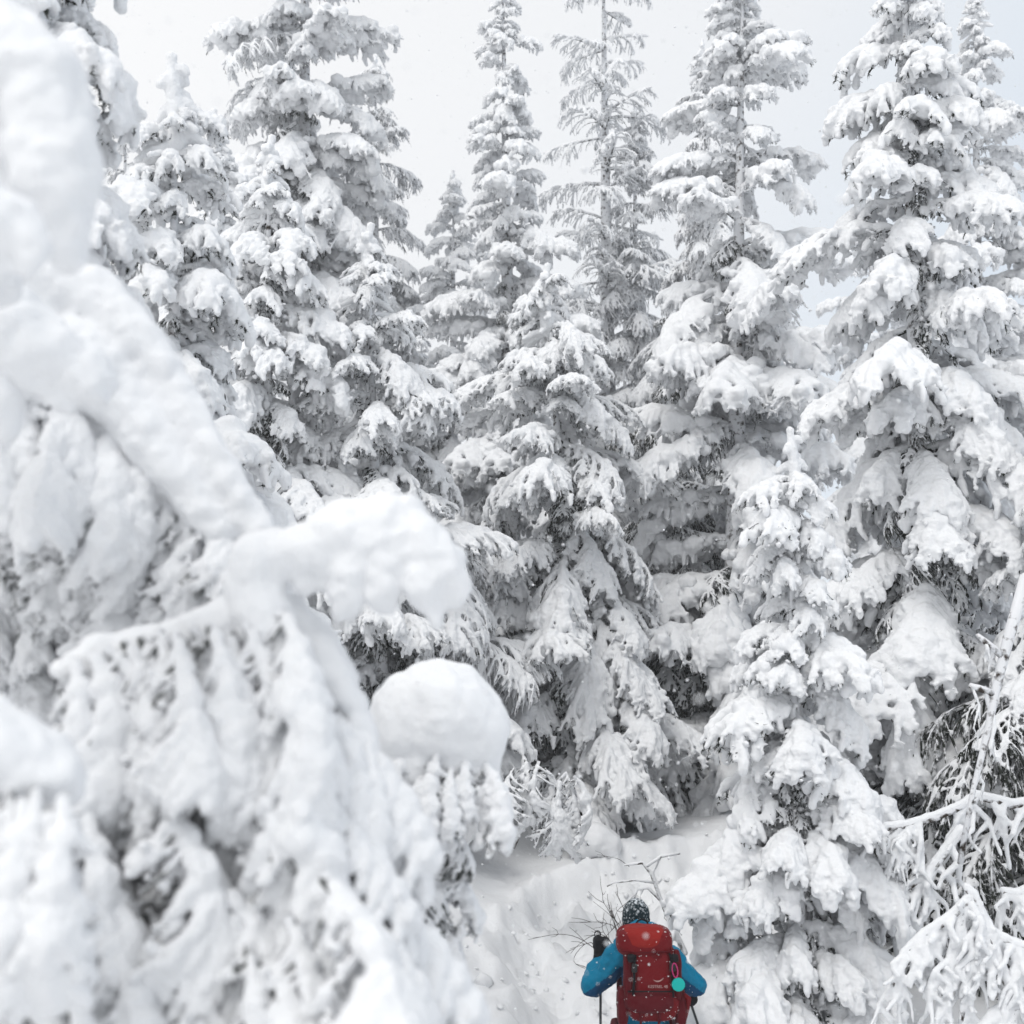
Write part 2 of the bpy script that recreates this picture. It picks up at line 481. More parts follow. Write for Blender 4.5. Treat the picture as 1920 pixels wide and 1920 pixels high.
for cls, sizes in CLASSES.items():
    for si, (L, W, ns, rm, rs_, hang, spn, vox, cl, hr, fg, kn) in enumerate(sizes):
        for v in range(NVAR if cls not in ('dark', 'bare', 'clumpy') else 3):
            sd_ += 1
            dr = (0.45, 0.7, 0.95, 0.6)[v] if cls not in ('bare', 'clumpy') else (0.3, 0.55, 0.75, 0.4)[v] if cls == 'clumpy' else (0.05, 0.25, 0.4, 0.15)[v]
            ng, sg = bough_spec(L, W, dr, sd_, ns, rm, rs_, hang, spn, vox, clumps=cl, hang_r=hr, finger=fg, knob=kn, pk_=0.45 if cls in ('fine', 'dark', 'bare') else 0.66, cover=0.8 if cls in ('fine', 'dark') else 0.92)
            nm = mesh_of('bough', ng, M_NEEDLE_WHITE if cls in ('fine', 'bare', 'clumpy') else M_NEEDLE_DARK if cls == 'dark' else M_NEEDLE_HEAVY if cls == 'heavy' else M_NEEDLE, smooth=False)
            job = remesh_job('snow_load', sg, vox, 2, [M_SNOW], ((0.09, 0.03 if cls in ('heavy', 'medium') else 0.012 if cls == 'near' else 0.008), (0.03, 0.012)))
            BOUGH[cls, si, v] = (nm, job, L)
# snow-coated leaders (tree tops)
TOPS = []
for v in range(3):
    g = np.random.default_rng(900 + v)
    cs, rs = [], []
    zz = np.linspace(0, 1.0, 9)
    pts = np.stack([0.03 * np.sin(zz * 5 + v), 0.03 * np.cos(zz * 4 + v), zz], 1)
    c, r = chain(pts, np.interp(zz, [0, .5, 1], [0.09, 0.07, 0.055]) * g.uniform(0.6, 1.35, 9)); cs.append(c); rs.append(r)
    for i in range(30):
        z = g.uniform(0, 0.92); a = g.uniform(0, 2 * PI); l = 0.24 * (1.05 - z) + 0.06
        d = np.array([math.cos(a), math.sin(a), g.uniform(-0.5, 0.1)])
        c, r = chain(np.array([[0, 0, z], d * l * 0.6 + [0, 0, z], d * l + [0, 0, z - 0.04]]), np.array([0.05, 0.055, 0.035]) * g.uniform(0.7, 1.2)); cs.append(c); rs.append(r)
    TOPS.append(remesh_job('snowy_leader', balls_geo(np.concatenate(cs), np.concatenate(rs)), 0.012, 3, [M_SNOW], ((0.06, 0.018), (0.022, 0.008))))
flush_jobs()

def trunk_mesh(h, r0, k=9, lean=(0, 0)):
    zz = np.linspace(0, 1, 12)
    pts = np.stack([lean[0] * zz ** 1.3, lean[1] * zz ** 1.3, h * zz], 1)
    return mesh_of('trunk', tube(pts, np.interp(zz, [0, .06, 1], [r0 * 1.25, r0, 0.012]), k), M_BARK)

def add_bough(root, cls, L, loc, az, pitch, g, roll=0.0, joined=False):
    sizes = CLASSES[cls]
    si = min(range(len(sizes)), key=lambda i: abs(math.log(L / sizes[i][0])))
    nm, job, L0 = BOUGH[cls, si, int(g.integers(0, NVAR if cls not in ('dark', 'bare', 'clumpy') else 3))]
    s = L / L0
    o = link('bough', nm, root)
    o.location = loc
    o.rotation_euler = (roll, pitch, az)
    flip = -1 if g.random() < 0.5 else 1
    o.scale = (s, s * flip * g.uniform(0.85, 1.15), s * g.uniform(0.9, 1.1))
    sn = link('snow_load', job['mesh'], o)
    return o

HF, MD, FN = 'heavy', 'medium', 'fine'
def conifer(label, px, apex_py, Y, Rb, cls, base_px=None, p=0.85, group=None, density=1.0, cat='tree', name='snowy_conifer',
            zmin_frac=0.04, seed=0, small=None, spire=0.0, base_z=None, per=6, pitch0=0.0, gap=0.36, cut_top=0.0):
    g = np.random.default_rng(seed + int(px) + 31 * int(Y * 10))
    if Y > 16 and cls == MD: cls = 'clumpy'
    loose = 2.0 if Y > 12.5 else 1.0
    top = at(px, apex_py, Y)
    bx = at(base_px if base_px is not None else px, 960, Y).x
    bz = gz(bx, Y) - 0.1 if base_z is None else base_z
    H = top.z - bz
    lean = (top.x - bx, 0.0)
    root = empty(name, (bx, Y, bz))
    tag(root, label, cat, group)
    link('trunk', trunk_mesh(H * 0.97, 0.014 * H + 0.02, lean=lean), root)
    z = H - 0.40
    ph = g.uniform(0, 6.28)
    n = 0
    while z > H * zmin_frac:
        t = 1 - z / H                         # 0 at the top
        Rr = Rb * (t ** p) * (1 - spire * (1 - t)) + 0.10
        k = max(5 if cls != 'bare' else 3, int(round(per * min(1.0, 0.55 + 0.8 * t) * density)))
        a0 = g.uniform(0, 2 * PI)
        cen = Vector((lean[0] * (z / H) ** 1.3, 0, 0))
        for i in range(k):
            a = a0 + 2 * PI * (i + g.uniform(-0.3, 0.3)) / k
            if Y > 18 and math.sin(a) > 0.45 and g.random() < 0.75: continue
            if g.random() < 0.07: continue
            L = Rr * g.uniform(0.68, 1.25) * 1.12 * (1 + 0.20 * math.sin(2 * a + ph + 1.3 * z) + 0.12 * math.sin(5 * z + ph))
            zz = z + g.uniform(-0.2, 0.2) * min(1, Rr + 0.3) * loose
            pit = pitch0 + R(g.uniform(-16, 18)) * (1.3 if loose > 1 else 1) + R(14) * t - R(4)
            L = min(L, 1.62)
            add_bough(root, (cls if (small is None or L > 0.5) else small), L, (cen.x, 0, zz), a, pit, g, roll=R(g.uniform(-12, 12)))
            n += 1
        if Rr > 0.5 and cls != 'bare':       # short inner boughs on the near side, dark-needled to stand for inner shade
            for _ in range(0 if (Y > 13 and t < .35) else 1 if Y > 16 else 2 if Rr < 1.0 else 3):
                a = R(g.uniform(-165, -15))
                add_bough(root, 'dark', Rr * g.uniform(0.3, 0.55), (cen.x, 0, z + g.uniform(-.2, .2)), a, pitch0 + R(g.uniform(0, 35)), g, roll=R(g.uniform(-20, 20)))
        z -= (gap * (0.27 + 0.88 * min(1, Rr / 1.1))) * g.uniform(0.85, 1.15)
    tp = TOPS[int(g.integers(0, 3))]['mesh']
    ld = link('leader', tp, root)
    s = min(1.0, 0.45 + 0.35 * Rb)
    ld.scale = (s, s, 0.9 * s)
    ld.location = (lean[0] * 0.97, 0, H - 0.85 * s)
    return root, n, H

# ------------------------------------------------------------------ the trees that can be told apart
TREES = [
    # label, px, apex_py, Y, Rb, class, kwargs
    ('short snow-laden spruce right beside the hiker with a knobbly white tip', 1486, 815, 9.7, 0.68, HF, dict(base_px=1472, p=0.70, gap=0.33)),
    ('tall broad snow-laden spruce behind the short one, largest on the right', 1690, -170, 11.8, 1.75, HF, dict(base_px=1725, p=0.92, per=6, gap=0.40, zmin_frac=0.14)),
    ('snowy spruce cut off by the right edge near the bare frosted branches', 1985, 700, 10.8, 1.05, MD, dict(zmin_frac=0.36)),
    ('slim far spruce with dark gaps in its spire against the bluish sky', 1828, -25, 19.0, 2.1, MD, dict(p=0.9)),
    ('tall ragged spruce with dark inner branches left of the broadest tree', 1392, -110, 16.5, 2.3, MD, dict(base_px=1370, p=0.85)),
    ('pale frosted spruce tucked behind the ragged tall spruce', 1318, 80, 22.0, 1.9, FN, dict()),
    ('slender rimed spruce close beside the bare larch', 1190, 205, 24.0, 1.7, FN, dict()),
    ('tall narrow spire of a snowy spruce in the middle of the sky gap', 942, -100, 20.5, 2.3, MD, dict(base_px=960, p=0.95, spire=0.25)),
    ('dark-boughed spruce with big snow pads standing in the centre', 1022, 505, 15.5, 1.95, MD, dict(base_px=1085, p=0.72, pitch0=R(6))),
    ('small pale spruce tip left of the central spire', 850, 325, 24.0, 2.0, MD, dict()),
    ('snowy spruce with long drooping pads left of the central tree', 690, 430, 13.5, 1.45, MD, dict(base_px=720, p=0.8)),
    ('massive tall conifer with sagging bare limbs at its left side', 572, -420, 21.0, 3.1, MD, dict(p=0.75, density=1.1)),
    ('far conifer forming the right shoulder of the massive tall conifer', 705, 110, 25.0, 2.2, FN, dict(p=0.8)),
    ('rounded snow-clumped spruce in front of the massive tall conifer', 505, 265, 13.0, 1.35, HF, dict(p=0.8)),
    ('cone-shaped spruce of plump snow lumps behind the blurred left boughs', 328, 120, 8.2, 1.22, HF, dict(base_px=350, p=0.85)),
    ('pale snowy conifer between the cone-shaped spruce and the rounded clumped one', 405, 215, 17.0, 1.6, MD, dict()),
    ('thin dark-flecked spruce tip far behind the left boughs', 236, 172, 26.0, 1.7, FN, dict()),
    ('near snowy spruce rising out of the top left corner', 110, -560, 5.6, 0.82, HF, dict(base_px=40, p=0.7)),
    ('bare larch with sparse level limbs coated in snow against the sky', 1130, -160, 24.0, 1.35, 'bare', dict(p=0.28, density=1.0, gap=0.46, base_px=1142, name='bare_larch', zmin_frac=0.35)),
    ('shadowy spruce between the central tree and the right trees', 1262, 560, 19.0, 1.7, 'dark', dict()),  # dark needles carry the shade between the trees
    ('added dark young spruce standing for shade in the hollow left of the short knobbly spruce', 1245, 880, 17.2, 1.3, 'dark', dict(p=0.6)),  # added tree; the shade of the gap is in its dark needles
    ('added dark-boughed spruce standing for shade in the hollow behind the bare frosted branches', 1800, 1080, 13.6, 1.6, 'dark', dict(p=0.5)),  # added tree whose dark needles make the hollow look shaded
    ('young spruce of fine hanging rimed twigs arching right behind the snow cap', 775, 940, 14.2, 2.1, FN, dict(p=0.5, zmin_frac=0.42)),
]
total = 0
for i, (lab, px, ap, Y, Rb, cls, kw) in enumerate(TREES):
    _, n, H = conifer(lab, px, ap, Y, Rb, cls, seed=i * 17, **kw)
    total += n
# distant trees that close the gaps
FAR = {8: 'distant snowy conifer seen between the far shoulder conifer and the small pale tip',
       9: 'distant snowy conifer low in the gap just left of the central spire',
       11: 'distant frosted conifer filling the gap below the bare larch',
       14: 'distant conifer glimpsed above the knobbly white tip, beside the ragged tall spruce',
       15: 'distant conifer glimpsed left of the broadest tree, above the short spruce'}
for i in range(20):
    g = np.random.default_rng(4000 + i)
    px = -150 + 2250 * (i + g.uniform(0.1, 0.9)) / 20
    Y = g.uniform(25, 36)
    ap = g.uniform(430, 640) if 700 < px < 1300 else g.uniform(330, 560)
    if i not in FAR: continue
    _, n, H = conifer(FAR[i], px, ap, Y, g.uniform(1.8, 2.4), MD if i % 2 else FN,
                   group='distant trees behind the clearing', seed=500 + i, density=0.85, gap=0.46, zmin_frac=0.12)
    total += n
# dark boughs added low on the broadest and edge-cut trees to stand for shade
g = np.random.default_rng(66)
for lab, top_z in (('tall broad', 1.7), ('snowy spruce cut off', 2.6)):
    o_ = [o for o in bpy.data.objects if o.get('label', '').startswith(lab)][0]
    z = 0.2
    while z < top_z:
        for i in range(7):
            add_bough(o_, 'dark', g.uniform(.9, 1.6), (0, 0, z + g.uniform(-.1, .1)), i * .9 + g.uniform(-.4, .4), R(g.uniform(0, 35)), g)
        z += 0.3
# sagging limbs on the left of the massive tall conifer
big = [o for o in bpy.data.objects if o.get('label', '').startswith('massive tall')][0]
g = np.random.default_rng(55)
for px, py in ((520, 60), (505, 110), (530, 150), (500, 190), (520, 20), (515, 230), (540, 90)):
    add_bough(big, 'bare', g.uniform(1.2, 1.7), at(px + 40, py, 20.7) - big.location, R(180 + g.uniform(-30, 30)) if px < 600 else R(g.uniform(-30, 20)), R(g.uniform(18, 48)), g)
print('boughs', total, 'hiker ground', gz(0.94, 8.9), at(1196, 1690, 8.9).z - 1.80)

# ------------------------------------------------------------------ blurred foreground trees at the left
def px_chain(pts, Y):
    """pts: (px, py, r_px[, dY]) along one snow-laden twig or limb, at depth Y"""
    P, r = [], []
    for q in pts:
        y = Y + (q[3] if len(q) > 3 else 0)
        P.append(at(q[0], q[1], y)); r.append(q[2] * m_per_px(y))
    return chain(np.array([p[:] for p in P]), np.array(r), 0.5)
def fingers(g, n, region, ang, ln, r0, Yf, taper=0.45):
    """drooping snowy twig ends: n of them started inside the region (x0, x1, y0, y1[, inside function])"""
    out = []
    x0, x1, y0, y1, ok = region
    while len(out) < n:
        x, y = g.uniform(x0, x1), g.uniform(y0, y1)
        if not ok(x, y): continue
        a = R(g.uniform(*ang)); l = g.uniform(*ln); r = g.uniform(*r0)
        d = np.array([math.sin(a), math.cos(a)])
        b = g.uniform(-0.25, 0.1)
        k = np.array([0, 0.35, 0.7, 1.0])
        xx = x + d[0] * l * k + b * l * k ** 2 * d[1]; yy = y + d[1] * l * k
        Y = Yf(x, y) + g.normal(0, 0.03)
        rr = r * np.array([0.85, 1.05, 0.85, taper]) * g.uniform(0.85, 1.15, 4)
        out.append(px_chain([(xx[i], yy[i], rr[i], 0.05 * k[i]) for i in range(4)], Y))
    return out
def solids(chains, flat=0.92):
    c = np.concatenate([a for a, b in chains]); r = np.concatenate([b for a, b in chains])
    return balls_geo(c, np.stack([r, r, r * flat], 1), ICO2)
def knobs(g, chains, per, scale):
    """small lumps of snow on the surface of the limbs"""
    out = []
    for c, r in chains:
        for _ in range(per):
            i = int(g.integers(0, len(c)))
            d = g.normal(0, 1, 3); d[2] -= 0.5; d /= np.linalg.norm(d)
            k = r[i] * g.uniform(*scale)
            out.append((np.array([c[i] + d * r[i] * 0.85]), np.array([k])))
    return out

def near_tree(name, label, trunk_px, Y, top_py, parts, r=0.05):
    """a tree close to the camera: trunk, and boughs whose snow is authored limb by limb"""
    b = at(trunk_px, top_py, Y)
    z0 = gz(b.x, Y) - 0.1
    root = empty(name, (b.x, Y, z0))
    tag(root, label, 'tree')
    link('trunk', trunk_mesh(b.z - z0, r), root)
    for chains, voxel, limbs, disp in parts:
        wood = [tube(np.array([p[:] for p in lp]) - np.array([b.x, Y, z0]), np.linspace(0.022, 0.006, len(lp)), 6) for lp in limbs]
        o = link('bough', mesh_of('bough', merge(wood), M_BARK), root)
        v, f = solids(chains)
        near_jobs.append((remesh_job('snow_load', (v - np.array([b.x, Y, z0]), f), voxel, 5, [M_SNOW_SOFT], disp), o))
    return root
near_jobs = []
g = np.random.default_rng(77)
DN = ((0.20, 0.05), (0.05, 0.018), (0.02, 0.008))

# big spruce whose trunk stands outside the frame
Y3 = 3.5
dome = [[(-120, 560, 130), (0, 570, 95), (110, 545, 70), (180, 560, 64), (238, 605, 58), (285, 668, 50), (328, 735, 46), (372, 805, 44), (415, 878, 42), (455, 945, 38), (490, 1000, 26)],
        [(-100, 700, 140), (60, 660, 110), (165, 685, 90), (240, 755, 74), (295, 835, 62), (350, 912, 54), (405, 990, 42)],
        [(-60, 800, 90, .14), (120, 770, 85, .12), (215, 840, 66, .12), (280, 930, 54, .12), (350, 1010, 44, .1)],
        [(-60, 900, 60, .4), (90, 880, 58, .36), (200, 940, 52, .34), (280, 1040, 40, .3)]]
dome = [px_chain(d, Y3) for d in dome]
okA3 = lambda x, y: y > 640 + 0.72 * max(0, x - 120) and y < 1130 and x < 470
dome += fingers(g, 30, (-40, 470, 760, 1100, okA3), (-12, 38), (70, 190), (20, 36), lambda x, y: Y3 - 0.02 + 0.42 * max(0, y - 760) / 400)
dome += fingers(g, 14, (-40, 330, 980, 1200, lambda x, y: y < 1230 - 0.1 * x), (0, 40), (90, 220), (22, 40), lambda x, y: Y3 + 0.5)
dome += knobs(g, dome, 4, (0.25, 0.42))
limbA = [[at(-300, 640, 3.5), at(0, 640, 3.5), at(200, 690, 3.55), at(400, 850, 3.5)], [at(-300, 860, 3.6), at(0, 860, 3.6), at(250, 990, 3.7)]]
lobe = [px_chain([(-90, 590, 120), (0, 620, 105), (70, 655, 88), (130, 690, 66), (170, 715, 48)], 3.0), px_chain([(60, 680, 60), (110, 740, 34), (130, 765, 20)], 3.0),
        px_chain([(-20, 680, 70), (0, 760, 48), (10, 800, 30)], 3.0), px_chain([(150, 690, 44), (185, 735, 26)], 3.0)]
lobe += knobs(g, lobe, 8, (0.25, 0.45))
limbL = [[at(-300, 560, 3.3), at(-60, 620, 3.05), at(120, 700, 3.0)]]
hang = [px_chain([(-90, 60, 120), (20, 110, 100), (80, 150, 90), (105, 240, 88), (105, 340, 80), (112, 420, 55), (122, 478, 34)], 2.3),
        px_chain([(-60, 250, 150), (20, 320, 110), (60, 420, 60)], 2.4), px_chain([(-100, 330, 150, .1), (-60, 480, 120, .1)], 2.3)]
hang += knobs(g, hang, 10, (0.18, 0.34))
lip = [px_chain([(-120, 380, 110), (-20, 410, 80), (40, 425, 60), (68, 470, 44), (52, 520, 28)], 2.05), px_chain([(-40, 440, 70), (-10, 500, 40)], 2.05)]
lip += knobs(g, lip, 8, (0.2, 0.35))
limbH = [[at(-300, 120, 2.6), at(-60, 120, 2.35), at(100, 300, 2.3)]]
limbP = [[at(-300, 420, 2.4), at(-60, 430, 2.1), at(50, 480, 2.05)]]
low = [px_chain([(-160, 1420, 170), (-60, 1420, 130), (20, 1435, 104), (70, 1460, 80)], 2.35), px_chain([(-60, 1500, 120), (40, 1520, 70)], 2.4)]
limbW = [[at(-300, 1420, 2.8), at(-60, 1420, 2.4), at(60, 1470, 2.35)]]
near_tree('snow_laden_spruce', 'huge out-of-focus spruce filling the left edge, its boughs smothered in thick snow', -330, 3.4, -300,
          [(dome, 0.0125, limbA, DN), (lobe, 0.010, limbL, DN), (hang, 0.010, limbH, DN), (lip, 0.010, limbP, DN), (low, 0.012, limbW, DN)], r=0.11)

nearo = [o for o in bpy.data.objects if o.name.startswith('snow_laden_spruce')][0]
k = 0
while k < 84:
    px, py = g.uniform(-60, 460), g.uniform(640, 1240)
    if py < 668 + 0.86 * max(0, px - 110) or py > 1250 - 0.25 * max(0, px): continue
    edge = (py - (600 + 0.72 * max(0, px - 110))) / 500
    add_bough(nearo, 'near', g.uniform(.38, .56) * (1.1 - .3 * edge), at(px, py, Y3 - .02 + .55 * max(0, edge) + g.uniform(-.06, .06)) - nearo.location, R(g.uniform(-85, 0)), R(g.uniform(44, 72)), g)
    k += 1

for i in range(7):
    add_bough(nearo, 'near', g.uniform(.22, .36), at(-30 + 150 * i / 6, 1470 + g.uniform(-10, 60), 2.26) - nearo.location, R(g.uniform(-85, -15)), R(g.uniform(50, 72)), g)

# bent-over young spruce in the lower left
Y5 = 2.9
Yf5 = lambda x, y: Y5 + 0.12 - 0.32 * (y - 1250) / 650 + 0.14 * abs(x - 330) / 400
arch = [px_chain([(530, 1270, 50), (508, 1210, 56), (486, 1140, 58), (472, 1085, 56), (486, 1045, 56), (540, 1035, 52), (600, 1025, 62), (660, 1000, 72), (722, 992, 72), (780, 1020, 66), (825, 1062, 52), (850, 1110, 34)], Y5 + .12),
        px_chain([(600, 1040, 40), (620, 1090, 26)], Y5 + .12), px_chain([(660, 1050, 48), (650, 1120, 30), (640, 1150, 16)], Y5 + .1),
        px_chain([(725, 1050, 48), (718, 1110, 34), (730, 1140, 18)], Y5 + .1), px_chain([(790, 1070, 44), (800, 1130, 30), (822, 1170, 16)], Y5 + .1), px_chain([(560, 1060, 30), (575, 1100, 18)], Y5 + .12)]
arch += knobs(g, arch, 6, (0.25, 0.45))
body = [px_chain([(128, 1256, 34), (185, 1242, 50), (260, 1232, 58), (345, 1212, 66), (425, 1175, 66), (490, 1150, 60)], Y5 + .17),
        px_chain([(540, 1150, 40), (600, 1215, 40), (640, 1285, 36), (668, 1350, 28), (682, 1400, 20)], Y5 + .2)]
body += knobs(g, body, 4, (0.22, 0.42))
limb5 = [[at(330, 1900, 3.05), at(420, 1600, 3.05), at(500, 1300, 3.0)], [at(420, 1600, 3.05), at(200, 1650, 2.95), at(40, 1720, 2.9)], [at(440, 1500, 3.05), at(620, 1560, 3.0)]]
near_tree('bent_spruce', 'out-of-focus young spruce in front at lower left, its snowy top bent over to the right', 420, 3.05, 1500,
          [(arch, 0.009, [[at(500, 1300, 3.0), at(480, 1100, 3.0), at(560, 1040, 3.0), at(720, 1000, 3.0), at(850, 1100, 3.0)]], DN), (body, 0.0105, limb5, DN)], r=0.05)

bent = [o for o in bpy.data.objects if o.name.startswith('bent_spruce')][0]
bo = bent.location
def bent_bough(px, py, Y, L, az, pit):
    p = at(px, py, Y) - bo
    add_bough(bent, 'near', L, p, az, pit, g)
for i in range(13):                      # the first tier springs from the ridge itself
    t = (i + .5) / 13
    bent_bough(120 + 420 * t, 1232 - 75 * t + g.uniform(-18, 8), Y5 + .065 + g.uniform(-.04, .03), g.uniform(.36, .54), R(g.uniform(-62, -8)), R(g.uniform(42, 64)))
for i in range(14):                     # and from the shoulder that runs down to the right
    t = (i + .5) / 14
    bent_bough(500 + 185 * t + g.uniform(-20, 8), 1150 + 260 * t + g.uniform(-20, 20), Y5 + .18 - .04 * t + g.uniform(-.05, .04), g.uniform(.3, .5), R(g.uniform(-80, -5)), R(g.uniform(46, 70)))
rows = [(1320, 180, 560, 7), (1385, 90, 620, 8), (1490, 20, 650, 10), (1590, -30, 670, 11), (1690, -50, 690, 12), (1790, -50, 720, 13), (1890, -50, 740, 10)]
for ri, (py, x0, x1, n) in enumerate(rows):
    for i in range(n):
        px = x0 + (x1 - x0) * (i + g.uniform(.1, .9)) / n
        bent_bough(px, py + g.uniform(-50, 50), Y5 + 0.17 - 0.065 * ri + g.uniform(-.12, .12), g.uniform(.34, .62), R(g.uniform(-62, 4)), R(g.uniform(38, 64)))
for i in range(16):  # dark boughs added behind the core so the gaps look shaded
    p = at(g.uniform(0, 660), g.uniform(1330, 1900), Y5 + .42)
    add_bough(bent, 'dark', g.uniform(.35, .5), p - bo, R(g.uniform(-120, 40)), R(g.uniform(20, 60)), g)
# sapling with a round cap of snow
YC = 4.6
cap = [px_chain([(745, 1400, 56), (790, 1350, 104), (826, 1340, 114), (868, 1374, 90), (900, 1424, 48), (918, 1460, 26)], YC),
       px_chain([(735, 1430, 44), (790, 1430, 70), (845, 1432, 66), (895, 1448, 38)], YC - .03), px_chain([(700, 1420, 30), (735, 1410, 46)], YC)]
sap = at(800, 1480, YC)
sz0 = gz(sap.x, YC) - 0.1
root = tag(empty('young_spruce', (sap.x, YC, sz0)), 'small spruce under a big smooth round cap of snow', 'tree')
link('trunk', trunk_mesh(sap.z - sz0 + 0.05, 0.03), root)
v, f = solids(cap, 0.95)
for i in range(9):                      # boughs that come out from under the cap towards the camera
    px = 716 + 190 * (i + g.uniform(.1, .9)) / 9
    add_bough(root, 'near', g.uniform(.26, .42), at(px, 1415 + g.uniform(-26, 40), YC - .15 + .12 * abs(px - 825) / 100) - root.location, R(-90 + (px - 825) * .6 + g.uniform(-35, 35)), R(g.uniform(40, 72)), g)
capjob = remesh_job('snow_cap', (v - np.array([sap.x, YC, sz0]), f), 0.011, 6, [M_SNOW_SOFT], ((0.16, 0.045), (0.05, 0.012)))
capo = root
Hs = sap.z - sz0
z = Hs + 0.03
while z > 0.25:
    a0 = g.uniform(0, 6.28)
    for i in range(6):
        t = 1 - z / Hs
        add_bough(root, 'near' if i % 4 else MD, 0.25 + 0.06 * t + g.uniform(-0.05, 0.07), (0, 0, z + g.uniform(-.08, .08)), a0 + i * 1.047 + g.uniform(-.3, .3), R(g.uniform(34, 66)), g)
    for i in range(3):  # dark boughs added to put shade between the snowy ones
        add_bough(root, 'dark', 0.3, (0, 0, z - .08), R(g.uniform(-170, -10)), R(g.uniform(20, 50)), g)
    z -= 0.22
flush_jobs()
for j, o in near_jobs: link('snow_load', j['mesh'], o)
link('snow_cap', capjob['mesh'], root)
print('near tris', [len(j['mesh'].polygons) for j, o in near_jobs])

# ------------------------------------------------------------------ drooping bush, mound, frosted bare branches, dark twigs
gb = np.random.default_rng(5)
bb = at(985, 1545, 12.0)
bz = gz(bb.x, 12.0) - 0.05
root = tag(empty('drooping_bush', (bb.x, 12.0, bz)), 'small bush with two snow-capped branches drooping onto the snow bank', 'bush')
link('stem', mesh_of('stem', tube(np.array([(at(960, 1590, 12.0))[:], at(985, 1535, 12.0)[:], at(1020, 1500, 12.0)[:], at(1060, 1450, 12.0)[:]]) - np.array([bb.x, 12.0, bz]), [.03, .026, .022, .015], 7), M_BARK), root)
for (px, py, L, az, pit) in ((985, 1425, .62, -1.2, 62), (1010, 1425, .5, -2.2, 66), (965, 1440, .5, 3.4, 60), (1060, 1448, .62, -.8, 62), (1075, 1452, .5, .2, 60), (1050, 1455, .66, -1.9, 70), (1040, 1480, .6, -1.5, 74), (960, 1450, .5, -2.8, 66), (1020, 1440, .5, -.3, 60)):
    p = at(px, py, 12.0)
    add_bough(root, FN if gb.random() < .6 else MD, L, (p.x - bb.x, gb.uniform(-.15, .1), p.z - bz), az, R(pit), gb)

mp = at(1114, 1575, 13.9)
mj = remesh_job('snow_mound', balls_geo(np.array([(0, 0, 0), (.10, .05, -.05), (-.08, .1, -.06)]), np.array([(.23, .32, .21), (.22, .34, .18), (.24, .36, .20)]), ICO2), 0.02, 12, [M_SNOW_SOFT], ((0.25, 0.05),))

def coated(chains, base, voxel=0.011):
    v, f = solids(chains, 1.0)
    return remesh_job('snow_coating', (v - np.array(base[:]), f), voxel, 2, [M_SNOW], ((0.05, 0.012),))
def frosted_branches(name, label, cat, base, limbs, Y, wig, nsub, group=None, coat=True):
    """leafless limbs under a sleeve of snow, with thinner twigs hanging from them"""
    root = tag(empty(name, base), label, cat, group)
    for lp in limbs:
        lp = [(q[0], q[1], q[2] * (.85 if coat else .8), *q[3:]) for q in lp]
        ch = [px_chain([(q[0], q[1] - q[2] * .5, q[2] * .8) for q in lp], Y)] if coat else [px_chain([(q[0] - q[2] * .3, q[1], q[2] * .62) for q in lp], Y + .02)]
        wood = [tube(np.array([at(q[0], q[1], Y + (q[3] if len(q) > 3 else 0))[:] for q in lp]) - np.array(base[:]), [q[2] * m_per_px(Y) * (0.75 if coat else 1.0) for q in lp], 8)]
        for _ in range(nsub):
            i = int(gb.integers(0, len(lp) - 1)); s_ = gb.random()
            a = np.array(lp[i][:3]) * (1 - s_) + np.array(lp[i + 1][:3]) * s_
            l = gb.uniform(30, 130); sl = gb.uniform(-wig, wig)
            q = [(a[0], a[1], a[2] * .75, 0), (a[0] + sl * l * .4, a[1] + l * .35, a[2] * .62, gb.uniform(-.06, .06)), (a[0] + sl * l * .5, a[1] + l * .75, a[2] * .5, gb.uniform(-.1, .1)), (a[0] + sl * l * .75, a[1] + l, a[2] * .46, gb.uniform(-.12, .12))]
            q[1] = (q[1][0] + gb.uniform(-9, 9), q[1][1], q[1][2], q[1][3]); q[2] = (q[2][0] + gb.uniform(-12, 12), q[2][1], q[2][2], q[2][3])
            ch.append(px_chain(q, Y))
            if gb.random() < .6:
                m_ = q[1]; s2 = -sl + gb.uniform(-.4, .4)
                ch.append(px_chain([m_, (m_[0] + s2 * l * .35, m_[1] + l * .3, a[2] * .45, m_[3]), (m_[0] + s2 * l * .45, m_[1] + l * .55, a[2] * .34, m_[3])], Y))
        o = link('limb', mesh_of('limb', merge(wood), M_BARK), root)
        cj.append((coated(ch, base), o))
    return root
cj = []
b0 = at(1900, 1980, 8.6)
frosted_branches('bare_bush', 'leafless bush of drooping snow-sleeved branches in the lower right corner', 'bush', (b0.x, 8.6, gz(b0.x, 8.6)),
    [[(1900, 1960, 16), (1890, 1850, 15), (1850, 1740, 14), (1825, 1680, 13), (1812, 1665, 10)],
     [(1820, 1685, 13), (1780, 1722, 12), (1730, 1755, 12), (1695, 1790, 11), (1680, 1830, 9), (1672, 1850, 6)],
     [(1812, 1690, 12), (1790, 1760, 11), (1770, 1840, 10), (1755, 1930, 8)],
     [(1836, 1700, 12), (1838, 1790, 11), (1810, 1860, 9), (1800, 1930, 8)],
     [(1850, 1745, 12), (1900, 1770, 12), (1960, 1790, 12)],
     [(1960, 1870, 20), (1900, 1885, 18), (1860, 1905, 13), (1840, 1930, 9)]], 8.6, 0.9, 22)
b1 = at(1990, 1700, 9.4)
